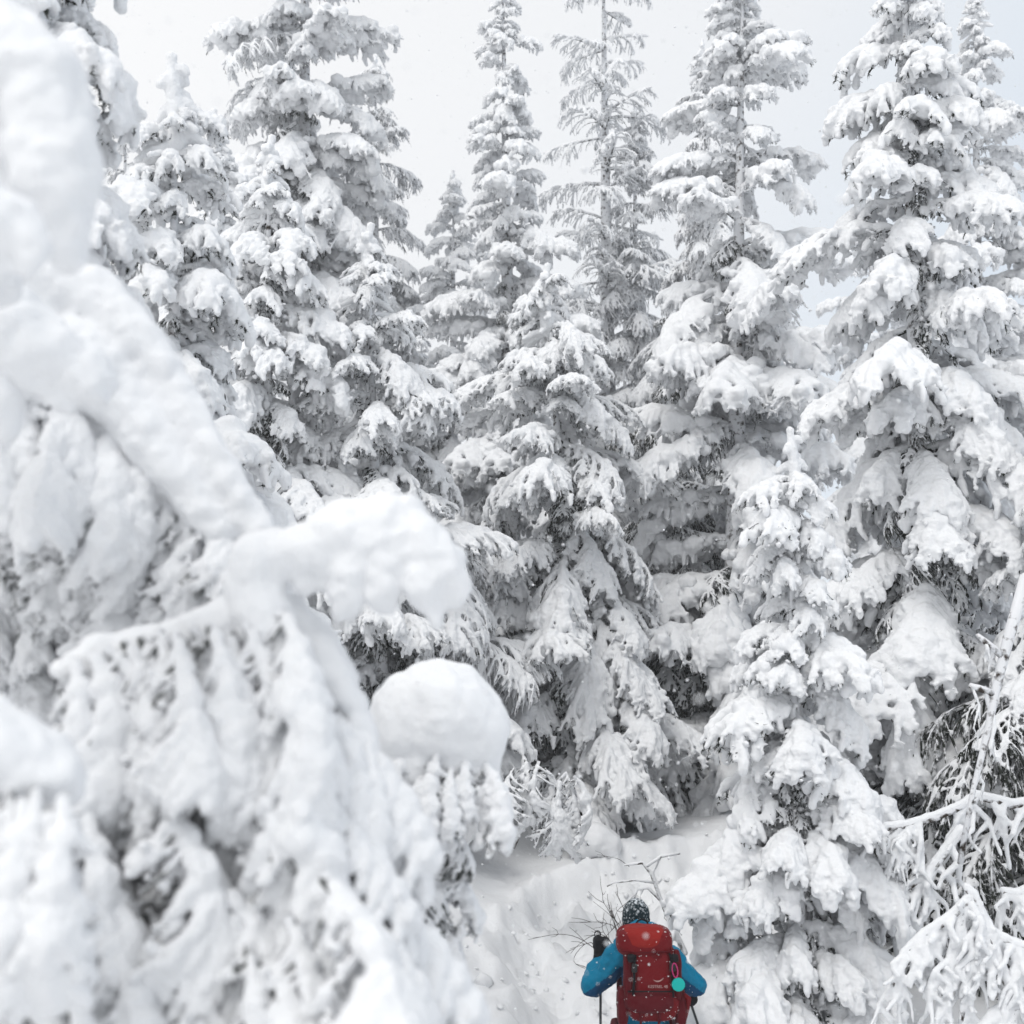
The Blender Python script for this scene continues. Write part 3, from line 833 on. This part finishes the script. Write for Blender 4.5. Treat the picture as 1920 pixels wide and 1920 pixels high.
frosted_branches('bare_bush', 'spidery snow-sleeved twigs poking out of the dark hollow right of the short spruce', 'bush', (b1.x, 9.4, gz(b1.x, 9.4)),
    [[(1960, 1500, 13), (1900, 1510, 12), (1830, 1492, 11), (1790, 1520, 9)],
     [(1830, 1500, 10), (1755, 1532, 11), (1700, 1548, 11), (1660, 1552, 10), (1652, 1572, 7)],
     [(1700, 1552, 8), (1680, 1580, 7), (1664, 1612, 6)], [(1694, 1556, 7), (1706, 1585, 6), (1712, 1605, 5)],
     [(1800, 1560, 14), (1740, 1640, 12), (1690, 1670, 9)],
     [(1960, 1660, 14), (1905, 1678, 12), (1880, 1672, 9)]], 9.4, 0.9, 11)
b2 = at(1800, 1560, 9.0)
frosted_branches('leaning_sapling', 'thin frosted sapling stem leaning up to the right edge', 'tree', (b2.x, 9.0, gz(b2.x, 9.0)),
    [[(1800, 1620, 7), (1825, 1480, 6), (1850, 1380, 8), (1868, 1290, 10), (1890, 1200, 13), (1925, 1080, 15)],
     [(1862, 1300, 9), (1835, 1290, 8), (1818, 1285, 6)], [(1880, 1230, 10), (1850, 1205, 8), (1832, 1190, 5)]], 9.0, 0.3, 2, coat=False)
b3 = at(1290, 1800, 10.6)
frosted_branches('bent_sapling', 'snow-sleeved sapling arching over the trail just beyond the hiker', 'tree', (b3.x, 10.6, gz(b3.x, 10.6)),
    [[(1285, 1790, 8), (1262, 1740, 7), (1240, 1690, 6), (1222, 1640, 5), (1205, 1618, 4), (1170, 1622, 3)],
     [(1262, 1740, 5), (1280, 1690, 5), (1305, 1660, 4), (1330, 1655, 3)], [(1228, 1655, 4), (1190, 1650, 3), (1150, 1655, 2.5), (1138, 1662, 2)],
     [(1240, 1690, 4), (1215, 1665, 4), (1195, 1668, 3.5), (1186, 1690, 3)], [(1212, 1625, 4), (1240, 1606, 4), (1275, 1600, 3)]], 10.6, 0.6, 1)

def twig_shrub(label, base, twigs, Y, nsub):
    root = tag(empty('bare_shrub', base), label, 'shrub')
    for tw in twigs:
        pts = np.array([at(q[0], q[1], Y + (q[2] if len(q) > 2 else 0))[:] for q in tw]) - np.array(base[:])
        tt = np.linspace(0, len(pts) - 1, 12)
        sp = np.stack([np.interp(tt, range(len(pts)), pts[:, j]) for j in range(3)], 1)
        sp[1:-1] = (sp[:-2] + 2 * sp[1:-1] + sp[2:]) / 4
        geo = [tube(sp, np.linspace(.0034, .0014, 12), 5)]
        for _ in range(nsub):
            i = int(gb.integers(4, 11)); d = sp[i] - sp[i - 1]; d /= np.linalg.norm(d)
            d2 = d + gb.normal(0, .55, 3); d2 /= np.linalg.norm(d2); l = gb.uniform(.04, .16)
            geo.append(tube(np.stack([sp[i], sp[i] + d2 * l * .5, sp[i] + (d2 * .8 + d * .3) * l]), [.0022, .0018, .0012], 4))
        link('twig', mesh_of('twig', merge(geo), M_TWIG), root)
tb = at(1190, 1900, 9.9)
twig_shrub('bare dark-twigged shrub poking out of the snow beside the head of the hiker', (tb.x, 9.9, gz(tb.x, 9.9)),
    [[(1190, 1880), (1178, 1755), (1150, 1720), (1112, 1690)], [(1185, 1860), (1165, 1742), (1145, 1715), (1138, 1680), (1140, 1676)],
     [(1180, 1850), (1150, 1720), (1130, 1690), (1130, 1674)], [(1195, 1860), (1180, 1730), (1168, 1700), (1153, 1672)],
     [(1185, 1860), (1160, 1738), (1125, 1728), (1088, 1730)], [(1185, 1870), (1150, 1770), (1128, 1745), (1132, 1718)],
     [(1190, 1860), (1180, 1780), (1150, 1735), (1155, 1710), (1165, 1700)]], 9.9, 4)
tb2 = at(1160, 1900, 9.7)
twig_shrub('thin dark twigs arching left over the snow behind the raised glove', (tb2.x, 9.7, gz(tb2.x, 9.7)),
    [[(1190, 1840), (1110, 1774), (1080, 1755), (1045, 1750), (990, 1762)], [(1180, 1830), (1140, 1752), (1110, 1752), (1080, 1775), (1070, 1788)],
     [(1160, 1830), (1110, 1758), (1080, 1785), (1073, 1805), (1098, 1817)], [(1190, 1850), (1150, 1790), (1125, 1765), (1140, 1752), (1165, 1725)]], 9.7, 4)
tb3 = at(1175, 1640, 13.0)
twig_shrub('short thin dark twig lying out of the snow mound', (tb3.x, 13.0, gz(tb3.x, 13.0)), [[(1180, 1625), (1160, 1610), (1140, 1606), (1108, 1610)]], 13.0, 2)
flush_jobs()
for j, o in cj: link('snow_coating', j['mesh'], o)
mo = link('snow_mound', mj['mesh']); mo.location = (mp.x, 13.9, mp.z)
tag(mo, 'rounded snow mound on the bank beside the drooping bush', 'snow mound')

# ------------------------------------------------------------------ the hiker, seen from behind
HX, HY = at(1207, 1800, 8.9).x, 8.9
HZ = at(1196, 1690, 8.9).z - 1.80
def hp_(px, py, y):                       # hiker-local point from the photo: y metres ahead of the back
    p = at(px, py, HY + y)
    return (p.x - HX, y, p.z - HZ)
def cloth(name, c1, rough=0.65, wr=((14, 0.03, 0.5), (60, 0.008, 0.35)), spec=0.12):
    m, t, b = mat(name, c1, rough, spec)
    bump(t, b, wr)
    return m
M_BLUE = cloth('blue_shell_fabric', (0.002, 0.165, 0.29), 0.6, ((11, 0.05, 0.6), (34, 0.015, 0.4)))
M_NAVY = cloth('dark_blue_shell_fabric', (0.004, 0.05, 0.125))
M_RED = cloth('red_pack_fabric', (0.135, 0.004, 0.007), 0.65)
M_REDDK = cloth('dark_red_pack_fabric', (0.085, 0.003, 0.007), 0.65)
M_ORANGE = cloth('bright_red_lid_fabric', (0.24, 0.012, 0.009), 0.6)
M_BLACK = cloth('black_fabric', (0.010, 0.010, 0.012), 0.7)
M_PLASTIC = mat('black_plastic', (0.012, 0.012, 0.013), 0.4)[0]
M_SKIN = mat('skin', (0.50, 0.30, 0.22), 0.6)[0]
M_EYE = mat('eye', (0.05, 0.03, 0.02), 0.3)[0]
M_PINK = mat('pink_metal', (0.50, 0.03, 0.16), 0.4)[0]
M_TEAL = mat('teal_disc', (0.0, 0.40, 0.36), 0.5)[0]
M_POLE = mat('pole_metal', (0.05, 0.055, 0.06), 0.4)[0]
M_PRINT = mat('faded_print', (0.42, 0.26, 0.25), 0.6)[0]
M_PANTS = cloth('blue_trousers', (0.002, 0.165, 0.29))
def hat_mat():
    m, t, b = mat('knit_with_snow', (0.012, 0.022, 0.028), 0.9, 0.1)
    tc = t.nodes.new('ShaderNodeTexCoord')
    n = t.nodes.new('ShaderNodeTexNoise'); n.inputs['Scale'].default_value = 55; n.inputs['Detail'].default_value = 4
    t.links.new(tc.outputs['Object'], n.inputs['Vector'])
    gn = t.nodes.new('ShaderNodeNewGeometry'); sx = t.nodes.new('ShaderNodeSeparateXYZ'); t.links.new(gn.outputs['Normal'], sx.inputs[0])
    ma = t.nodes.new('ShaderNodeMath'); ma.operation = 'MULTIPLY_ADD'; t.links.new(sx.outputs['Z'], ma.inputs[0]); ma.inputs[1].default_value = 0.20
    t.links.new(n.outputs['Fac'], ma.inputs[2])
    rp = t.nodes.new('ShaderNodeMapRange'); rp.inputs['From Min'].default_value = 0.56; rp.inputs['From Max'].default_value = 0.80
    t.links.new(ma.outputs[0], rp.inputs['Value'])
    mx = t.nodes.new('ShaderNodeMix'); mx.data_type = 'RGBA'; mx.inputs['A'].default_value = (0.012, 0.024, 0.030, 1); mx.inputs['B'].default_value = (0.62, 0.66, 0.7, 1)
    t.links.new(rp.outputs['Result'], mx.inputs['Factor']); t.links.new(mx.outputs['Result'], b.inputs['Base Color'])
    bump(t, b, ((160, 0.006, 0.8),))
    return m
M_HAT = hat_mat()

def rchain(pts, rad, k=0.35): return chain(np.array([p[:] for p in pts], float), np.array(rad, float), k)
hj = {}
hiker = tag(empty('person', (HX, HY, HZ)), 'hiker in a blue jacket and dark beanie seen from behind, carrying a red backpack', 'person')
head = (-0.045, 0.07, 1.655)
LS, RS = (-0.185, 0.02, 1.45), (0.185, 0.02, 1.43)
LE, RE = hp_(1112, 1846, 0.06), hp_(1302, 1846, 0.06)
LH, RH = hp_(1127, 1786, 0.24), (0.33, 0.42, 1.12)
# continuous body: head, neck, trunk, arms, legs
bd = [rchain([(head[0], head[1], 1.70), (head[0], head[1] + .015, 1.63)], [.085, .078]), rchain([(-.04, .05, 1.60), (-.02, .02, 1.46)], [.055, .06]),
      rchain([(0, .02, 1.38), (0, .02, 1.2), (0, .02, 1.02), (0, .01, .92)], [.12, .115, .12, .125]), rchain([(-.12, .02, 1.42), (.12, .02, 1.41)], [.075, .075]),
      rchain([LS, LE, LH], [.055, .042, .028]), rchain([RS, RE, RH], [.055, .042, .028]),
      rchain([(-.09, .01, .9), (-.12, .06, .5), (-.12, -.02, .1)], [.095, .065, .05]), rchain([(.09, .01, .9), (.12, .10, .5), (.12, .16, .1)], [.095, .065, .05]),
      rchain([(head[0], head[1] + .105, 1.645), (head[0], head[1] + .118, 1.628)], [.014, .017]),
      rchain([(head[0] - .083, head[1], 1.645), (head[0] - .087, head[1] - .005, 1.62)], [.017, .012]), rchain([(head[0] + .083, head[1], 1.645), (head[0] + .087, head[1] - .005, 1.62)], [.017, .012]),
      rchain([(head[0] - .02, head[1] + .085, 1.592), (head[0] + .02, head[1] + .085, 1.592)], [.012, .012]), rchain([(head[0], head[1] + .07, 1.565), (head[0], head[1] + .05, 1.56)], [.028, .03])]
hj['body'] = (remesh_job('body', solids(bd, 1), 0.009, 3, [M_SKIN]), hiker)
for sx in (-1, 1):
    v, f = balls_geo(np.array([(head[0] + .031 * sx, head[1] + .083, 1.652)]), np.array([.011]), ICO2)
    link('eye', mesh_of('eye', (v, f), M_EYE), hiker)
# jacket
jk = [rchain([(0, .02, 1.40), (0, .01, 1.25), (0, .01, 1.08), (.01, .0, .93), (.01, .0, .86)], [.155, .16, .165, .185, .185]),
      rchain([(-.17, .02, 1.43), (-.06, .02, 1.49), (.06, .02, 1.49), (.17, .02, 1.42)], [.085, .085, .085, .085]),
      rchain([(-.185, .02, 1.43), (-.265, .03, 1.29), LE], [.092, .086, .088]), rchain([LE, tuple(.5 * (np.array(LE) + np.array(LH)) + np.array([-.004, .01, -.01])), tuple(np.array(LH) + np.array([.004, -.012, -.045]))], [.090, .074, .052]),
      rchain([(.185, .02, 1.41), (.26, .03, 1.31), RE], [.098, .094, .086]), rchain([RE, tuple(.5 * (np.array(RE) + np.array(RH))), RH], [.086, .070, .050]),
      rchain([(-.165, -.07, 1.53), (-.125, -.09, 1.60), (-.04, -.10, 1.645), (.035, -.085, 1.625), (.085, -.05, 1.55)], [.052, .055, .060, .055, .05]), rchain([(-.11, -.02, 1.52), (-.13, .06, 1.53), (-.06, .13, 1.52), (.04, .12, 1.52), (.06, .03, 1.53)], [.05, .05, .05, .05, .05]),
      rchain([(-.15, -.02, 1.46), (-.16, -.05, 1.43)], [.07, .06])]
hj['jacket'] = (remesh_job('jacket', solids(jk, 1), 0.0085, 5, [M_BLUE, M_NAVY], ((0.11, 0.030), (0.05, 0.014))), hiker)
tr = [rchain([(0, .0, .92), (0, 0, .84)], [.17, .17]), rchain([(-.09, .01, .86), (-.12, .06, .48), (-.12, -.03, .14)], [.125, .10, .085]), rchain([(.09, .01, .86), (.12, .10, .48), (.12, .14, .14)], [.125, .10, .085])]
hj['trousers'] = (remesh_job('trousers', solids(tr, 1), 0.012, 4, [M_PANTS], ((0.08, 0.014),)), hiker)
for nm_, p in (('boot', (-.12, -.02, .09)), ('boot', (.12, .15, .09))):
    hj[nm_ + str(p[0])] = (remesh_job('boot', solids([rchain([(p[0], p[1] - .06, .10), (p[0], p[1], .08), (p[0], p[1] + .17, .06)], [.062, .06, .045]), rchain([(p[0], p[1] - .04, .1), (p[0], p[1] - .03, .2)], [.06, .058])], 1), 0.01, 3, [M_BLACK]), hiker)
# beanie with a soft peak
ht = [rchain([(head[0], head[1] - .005, 1.665), (head[0], head[1] - .005, 1.70), (head[0], head[1] - .01, 1.735)], [.103, .100, .080]), rchain([(head[0], head[1] - .01, 1.74), (head[0] + .004, head[1] - .012, 1.775)], [.062, .026]),
      rchain([(head[0], head[1] - .01, 1.625)], [.1]) if False else rchain([(head[0], head[1], 1.66), (head[0], head[1], 1.63)], [.103, .101])]
hj['beanie'] = (remesh_job('beanie', solids(ht, 1), 0.006, 3, [M_HAT], ((0.012, 0.005),)), hiker)
# gloves: fist with four bent fingers and a thumb round the grip
def glove(h, ax, fwd):
    """h: centre of the fist, ax: pole direction (up), fwd: where the knuckles point"""
    h, ax, fwd = Vector(h), Vector(ax).normalized(), Vector(fwd).normalized()
    sd2 = ax.cross(fwd).normalized()
    ch = [rchain([h - fwd * .035 - ax * .03, h - fwd * .035 + ax * .035], [.036, .036]), rchain([h - fwd * .05 - ax * .05, h - fwd * .055 - ax * .085], [.037, .042])]
    for k, (o, ln) in enumerate(((.040, .95), (.014, 1.05), (-.012, 1.0), (-.037, .85))):
        b = h + ax * o
        ch.append(rchain([b - fwd * .03 - sd2 * .026, b + fwd * .014 * ln - sd2 * .036, b + fwd * .042 * ln - sd2 * .012, b + fwd * .036 * ln + sd2 * .018, b + fwd * .010 + sd2 * .028], [.0145, .0145, .0135, .0125, .0115]))
    ch.append(rchain([h - fwd * .045 + ax * .01 + sd2 * .02, h - fwd * .01 + ax * .045 + sd2 * .030, h + fwd * .028 + ax * .052 + sd2 * .02], [.018, .016, .013]))
    v, f = solids(ch, 1)
    return (v - np.array(h[:])) * 1.22 + np.array(h[:]), f
LF = (np.array(LH) + np.array([0, .035, .03]))
hj['glove_l'] = (remesh_job('glove', glove(LF, (0, -.02, 1), (.25, .9, 0)), 0.0045, 2, [M_BLACK], ((0.03, 0.004),)), hiker)
RF = (np.array(RH) + np.array([.005, .05, .01]))
hj['glove_r'] = (remesh_job('glove', glove(RF, (-.3, .2, 1), (-.2, .9, 0)), 0.0045, 2, [M_BLACK], ((0.03, 0.004),)), hiker)
for kx, pp in (('l', np.array(LH) + np.array([.002, .0, -.035])), ('r', np.array(RH) + np.array([0, .0, 0]))):
    cg = [rchain([tuple(pp + np.array([0, -.02, -.02])), tuple(pp + np.array([0, .02, .02]))], [.052, .050])]
    hj['cuff_' + kx] = (remesh_job('glove_cuff', solids(cg, 1), 0.006, 2, [M_BLACK], ((0.02, 0.004),)), hiker)

# trekking poles
def pole(label, grip, tip):
    grip, tip = Vector(grip), Vector(tip)
    root = tag(empty('trekking_pole', (HX + tip.x, HY + tip.y, HZ + tip.z)), label, 'trekking pole')
    L = lambda p: np.array((Vector(p) - tip)[:])
    d = (grip - tip).normalized(); ln = (grip - tip).length
    P = lambda s_: tip + d * s_
    link('shaft', mesh_of('shaft', tube([L(P(0.05)), L(P(ln * .45)), L(P(ln * .46)), L(P(ln - .1))], [.0065, .0075, .0095, .0095], 10), M_POLE), root)
    link('locking_collar', mesh_of('locking_collar', tube([L(P(ln * .44)), L(P(ln * .445)), L(P(ln * .475)), L(P(ln * .48))], [.010, .0135, .0135, .010], 10), M_PLASTIC), root)
    link('grip', mesh_of('grip', tube([L(P(ln - .13)), L(P(ln - .12)), L(P(ln - .07)), L(P(ln - .02)), L(P(ln + .02)), L(P(ln + .03))], [.011, .015, .014, .0155, .018, .012], 10), M_PLASTIC), root)
    q = np.linspace(0, 2 * PI, 15)
    lp = np.array([L(P(ln + .022) + Vector((-.022 + .022 * math.cos(a), .0, .022 + .024 * math.sin(a)))) for a in q])
    link('wrist_strap', mesh_of('wrist_strap', tube(lp, np.full(15, .0045), 5), M_BLACK), root)
    bk = np.array([L(P(.06)), L(P(.063)), L(P(.072)), L(P(.075))])
    link('basket', mesh_of('basket', tube(bk, [.012, .045, .045, .012], 14), M_PLASTIC), root)
    link('tip', mesh_of('tip', tube([L(P(0)), L(P(.05))], [.003, .0065], 8), M_POLE), root)
lt = hp_(1125, 2100, 0.26)
pole('trekking pole held upright in the raised left glove', tuple(LF + np.array([0, 0.0, .045])), (lt[0], LF[1] - .02, 0.0))
pole('trekking pole slanting down to the right from the lowered hand', tuple(RF + np.array([-.012, .01, .05])), (.70, .30, 0.02))

# backpack
def soft_box(cx, cy, cz, sx, sy, sz, e=0.45, n=26, taper=0.0, bulge=0.0):
    """rounded soft box (superellipsoid), half sizes sx sy sz; taper narrows the top"""
    u = np.linspace(-PI / 2, PI / 2, n); w_ = np.linspace(-PI, PI, 2 * n, endpoint=False)
    U, W = np.meshgrid(u, w_, indexing='ij')
    sp = lambda a: np.sign(a) * np.abs(a) ** e
    x = sp(np.cos(U)) * sp(np.cos(W)); y = sp(np.cos(U)) * sp(np.sin(W)); z = sp(np.sin(U))
    k = 1 - taper * (z + 1) / 2
    v = np.stack([cx + sx * x * k, cy + sy * y * (1 - 0.3 * taper * (z + 1)), cz + sz * z], -1).reshape(-1, 3)
    v += 0.004 * np.stack([vnoise(v[:, 0] * 17 + 3, v[:, 2] * 15, 3), vnoise(v[:, 2] * 16, v[:, 0] * 18, 4) + bulge * 0, vnoise(v[:, 1] * 19, v[:, 0] * 14, 5)], 1)
    m = 2 * n
    i = np.arange(n - 1)[:, None] * m; j = np.arange(m)[None]
    a = (i + j).ravel(); b_ = (i + (j + 1) % m).ravel()
    f = np.concatenate([np.stack([a, b_, b_ + m], 1), np.stack([a, b_ + m, a + m], 1)])
    return v, f
pk = tag(empty('backpack', (HX + .02, HY - .16, HZ + .9)), 'red hiking backpack with a brighter lid, flecked with snow, on the back of the hiker', 'backpack')
PO = np.array([.02, -.16, .9])
def pp(geo, name, m, parent=pk, smooth=True):
    v, f = geo
    return link(name, mesh_of(name, (v - PO, f), m, smooth), parent)
def pl(px, py, y): return np.array(hp_(px, py, y))
lidc = pl(1208, 1766, -.28)
MZ = pl(1213, 1845, -.3)[2]; DZ = MZ - 1.18
main = pp(soft_box(.022, -.27, 1.195 + DZ, .190, .115, .255, .5, taper=0.06), 'main_compartment', M_RED)
lid = pp(soft_box(lidc[0], -.26, lidc[2] + .005, .188, .145, .095, .55), 'lid', M_RED)
pp(soft_box(lidc[0] - .005, -.285, lidc[2] + .034, .160, .128, .080, .72), 'lid_panel', M_ORANGE, lid)
pp(tube(np.array([(lidc[0] - .18, -.30, lidc[2] - .035), (lidc[0] - .17, -.395, lidc[2] - .035), (lidc[0], -.408, lidc[2] - .04), (lidc[0] + .17, -.395, lidc[2] - .035), (lidc[0] + .18, -.30, lidc[2] - .035)]), np.full(5, .0045), 6), 'zip', M_REDDK, lid)
bt = pl(1216, 1872, -.30)
bot = pp(soft_box(bt[0], -.28, bt[2], .172, .145, .082, .62), 'bottom_compartment', M_REDDK)
pp(tube(np.array([(bt[0] - .165, -.36, bt[2] + .062), (bt[0] - .09, -.425, bt[2] + .078), (bt[0], -.432, bt[2] + .081), (bt[0] + .09, -.425, bt[2] + .078), (bt[0] + .165, -.36, bt[2] + .062)]), np.full(5, .0055), 6), 'zip', M_BLACK, bot)
pp(soft_box(.02, -.355, 1.235 + DZ, .120, .045, .190, .5), 'front_pocket', M_RED)
for sx in (-1, 1):
    pp(soft_box(.02 + sx * .195, -.25, 1.02 + DZ, .038, .090, .125, .6), 'side_pocket', M_REDDK)
    pp(soft_box(.022 + sx * .165, -.335, 1.25 + DZ, .030, .050, .165, .6), 'side_panel', M_REDDK)
    xs_ = .02 + sx * .115
    pp(tube(np.array([(xs_, -.385, 1.40 + DZ), (xs_ + sx * .012, -.408, 1.33 + DZ), (xs_ + sx * .012, -.404, 1.22 + DZ), (xs_ + sx * .02, -.395, 1.12 + DZ)]), [.008, .009, .009, .007], 6), 'compression_strap', M_BLACK)
    bx_ = pp(soft_box(xs_ + sx * .012, -.415, 1.315 + DZ, .020, .010, .028, .4, 10), 'buckle', M_PLASTIC)
    pp(soft_box(xs_ + sx * .03, -.405, 1.375 + DZ, .026, .018, .026, .6, 10), 'strap_bundle', M_BLACK)
    pp(tube(np.array([(bt[0] + sx * .06, -.40, bt[2] - .055), (bt[0] + sx * .062, -.38, bt[2] - .115), (bt[0] + sx * .058, -.34, bt[2] - .185)]), [.010, .009, .008], 6), 'dangling_strap', M_REDDK)
    # shoulder straps run over the jacket to the front
    pp(tube(np.array([(sx * .10, -.14, 1.50), (sx * .115, -.06, 1.565), (sx * .12, .05, 1.555), (sx * .125, .16, 1.45), (sx * .15, .185, 1.25), (sx * .175, .08, 1.08), (sx * .17, -.14, 1.0)]), np.array([.028, .028, .028, .028, .024, .014, .012]), 8), 'shoulder_strap', M_REDDK)
    pp(tube(np.array([(sx * .19, -.18, .98), (sx * .215, -.05, .96), (sx * .20, .12, .95), (sx * .06, .205, .95)]), [.03, .032, .028, .015], 8), 'hip_belt', M_REDDK)
pp(tube(np.array([(.235, -.33, bt[2] + .035), (.262, -.32, bt[2] + .005), (.26, -.30, bt[2] - .065), (.245, -.29, bt[2] - .145), (.23, -.28, bt[2] - .2)]), [.012, .022, .014, .008, .006], 7), 'dangling_strap', M_RED)
pp(tube(np.array([(-.175, -.26, 1.13), (-.205, -.27, 1.06), (-.20, -.27, .98), (-.17, -.27, .95)]), np.full(4, .006), 6), 'dangling_strap', M_BLACK)
q = np.linspace(0, PI, 9)
pp(tube(np.stack([lidc[0] + .04 * np.cos(q), np.full(9, -.15), lidc[2] + .085 + .035 * np.sin(q)], 1), np.full(9, .007), 6), 'haul_loop', M_BLACK)
# printed marks: an oval emblem on the lid, a curved bird mark and small lettering on the front
q = np.linspace(0, 2 * PI, 20)
pp(tube(np.stack([.045 + .032 * np.cos(q), np.full(20, -.405), lidc[2] - .062 + .013 * np.sin(q)], 1), np.full(20, .0022), 4), 'emblem', M_REDDK, lid)
q = np.linspace(-1, 1, 11)
pp(tube(np.stack([.055 + .034 * q, -.4045 + 0 * q, 1.225 + DZ + .016 * q ** 2 + .006 * q], 1), .0012 + .0034 * (1 - q ** 2), 4), 'emblem', M_PRINT)
fc = bpy.data.curves.new('lettering', 'FONT'); fc.body = 'KESTREL 48'; fc.size = .026; fc.align_x = 'CENTER'; fc.extrude = .0012
fo = bpy.data.objects.new('lettering', fc); COL.objects.link(fo)
bpy.context.view_layer.update()
fm = bpy.data.meshes.new_from_object(fo.evaluated_get(bpy.context.evaluated_depsgraph_get()))
bpy.data.objects.remove(fo)
fm.materials.clear(); fm.materials.append(M_PRINT)
fo = link('lettering', fm, pk); fo.location = tuple(np.array([.05, -.4035, 1.182 + DZ]) - PO); fo.rotation_euler = (R(90), 0, 0)

# teal disc on a pink carabiner, clipped to the pack
dc = pl(1272, 1846, -.42)
tgo = tag(empty('pack_tag', (HX + dc[0], HY + dc[1], HZ + dc[2])), 'round teal disc hanging from a pink carabiner at the side of the red backpack', 'tag')
link('disc', mesh_of('disc', tube(np.array([(0, -.0055, 0), (0, -.005, 0), (0, .005, 0), (0, .0055, 0)]), [.041, .0435, .0435, .041], 40), M_TEAL), tgo)
q = np.linspace(0, 2 * PI, 17)
cb = np.stack([-.022 + .018 * np.cos(q) - .10 * .05 * np.sin(q), 0 * q - .004, .092 + .046 * np.sin(q)], 1)
link('carabiner', mesh_of('carabiner', tube(cb, np.full(17, .0038), 7), M_PINK), tgo)
link('cord', mesh_of('cord', tube(np.array([(-.014, -.004, .05), (-.007, -.003, .043), (0, 0, .036)]), np.full(3, .002), 5), M_BLACK), tgo)

# snow stuck to the pack and jacket
flush_jobs()
for k, (j, par) in hj.items():
    link(j['name'], j['mesh'], par)
jm = hj['jacket'][0]['mesh']
cen = np.zeros(len(jm.polygons) * 3); jm.polygons.foreach_get('center', cen); cen = cen.reshape(-1, 3)
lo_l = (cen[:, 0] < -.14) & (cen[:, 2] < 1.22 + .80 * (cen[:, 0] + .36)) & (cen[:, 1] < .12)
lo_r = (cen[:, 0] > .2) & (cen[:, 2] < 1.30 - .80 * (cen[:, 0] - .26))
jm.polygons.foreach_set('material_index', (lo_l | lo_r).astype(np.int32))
gs = np.random.default_rng(31)
def specks(n, src, parent, off, size, name='snow_specks'):
    """flakes lying on a surface that faces up or towards the camera"""
    me = src
    c = np.zeros(len(me.polygons) * 3); me.polygons.foreach_get('center', c); c = c.reshape(-1, 3)
    nn = np.zeros(len(me.polygons) * 3); me.polygons.foreach_get('normal', nn); nn = nn.reshape(-1, 3)
    ok = np.where((nn[:, 1] < 0.2) | (nn[:, 2] > 0.3))[0]
    i = gs.choice(ok, n)
    r = np.exp(gs.normal(math.log(size), .4, n))
    o = link(name, mesh_of(name, balls_geo(c[i] + nn[i] * r[:, None] * .3 + gs.normal(0, .002, (n, 3)), np.stack([r, r * gs.uniform(.5, 1, n), r * gs.uniform(.5, 1, n)], 1), OCT), M_SNOW_SOFT), parent)
    o['kind'] = 'stuff'
specks(200, main.data, pk, 0, .0034); specks(110, lid.data, pk, 0, .0036); specks(90, bot.data, pk, 0, .0036)
for o_ in [c_ for c_ in pk.children if c_.name.startswith('front_pocket')]: specks(90, o_.data, pk, 0, .0034)
specks(90, jm, hiker, 0, .0028)
specks(120, hj['beanie'][0]['mesh'], hiker, 0, .0022)
for ob, n in ((lid, 26), (bot, 14)):                     # a little ridge of settled snow
    g2 = gs.uniform(-1, 1, n)
    c = np.stack([.02 + .15 * g2, -.30 + gs.normal(0, .03, n), np.full(n, (lidc[2] + .10 - .02 * 1) if ob is lid else bt[2] + .09) - .018 * g2 ** 2], 1) - PO
    r = gs.uniform(.004, .011, n)
    o = link('snow_specks', mesh_of('snow_specks', balls_geo(c, np.stack([r * 1.8, r, r * .6], 1), ICO1), M_SNOW_SOFT), pk); o['kind'] = 'stuff'

# ------------------------------------------------------------------ falling snow
n = 16000
fy = 1.6 + 17 * gs.random(n) ** 0.75
fx = (gs.random(n) * 2 - 1) * fy * 0.47
fz = CAM_Z + fy * (math.tan(PITCH) + (gs.random(n) * 2 - 1) * 0.47)
ok = fz > ground_z(fx, fy) + .02
fr = np.exp(gs.normal(math.log(.0034), .42, n))
c = np.stack([fx, fy, fz], 1)[ok]; r = fr[ok]
fl = link('falling_snow', mesh_of('falling_snow', balls_geo(c, np.stack([r, r * gs.uniform(.6, 1, len(r)), r * gs.uniform(.6, 1.1, len(r))], 1), OCT), M_SNOW_SOFT))
tag(fl, 'snowflakes drifting through the air', kind='stuff')

# ------------------------------------------------------------------ snow haze in the air
hm = bpy.data.materials.new('haze'); hm.use_nodes = True
ht_ = hm.node_tree; ht_.nodes.clear()
ho = ht_.nodes.new('ShaderNodeOutputMaterial'); hv = ht_.nodes.new('ShaderNodeVolumePrincipled')
hv.inputs['Color'].default_value = (0.97, 0.98, 1.0, 1); hv.inputs['Density'].default_value = 0.0018; hv.inputs['Anisotropy'].default_value = 0.3
ht_.links.new(hv.outputs['Volume'], ho.inputs['Volume'])
hb = [(x, y, z) for x in (-152, 152) for y in (-62, 302) for z in (-2.0, 19.0)]
hf = [(0, 1, 3, 2), (4, 6, 7, 5), (0, 4, 5, 1), (2, 3, 7, 6), (0, 2, 6, 4), (1, 5, 7, 3)]
hz = bpy.data.meshes.new('haze'); hz.from_pydata(hb, [], hf); hz.materials.append(hm)
tag(link('haze', hz), 'thin haze of blowing snow in the air', kind='stuff')
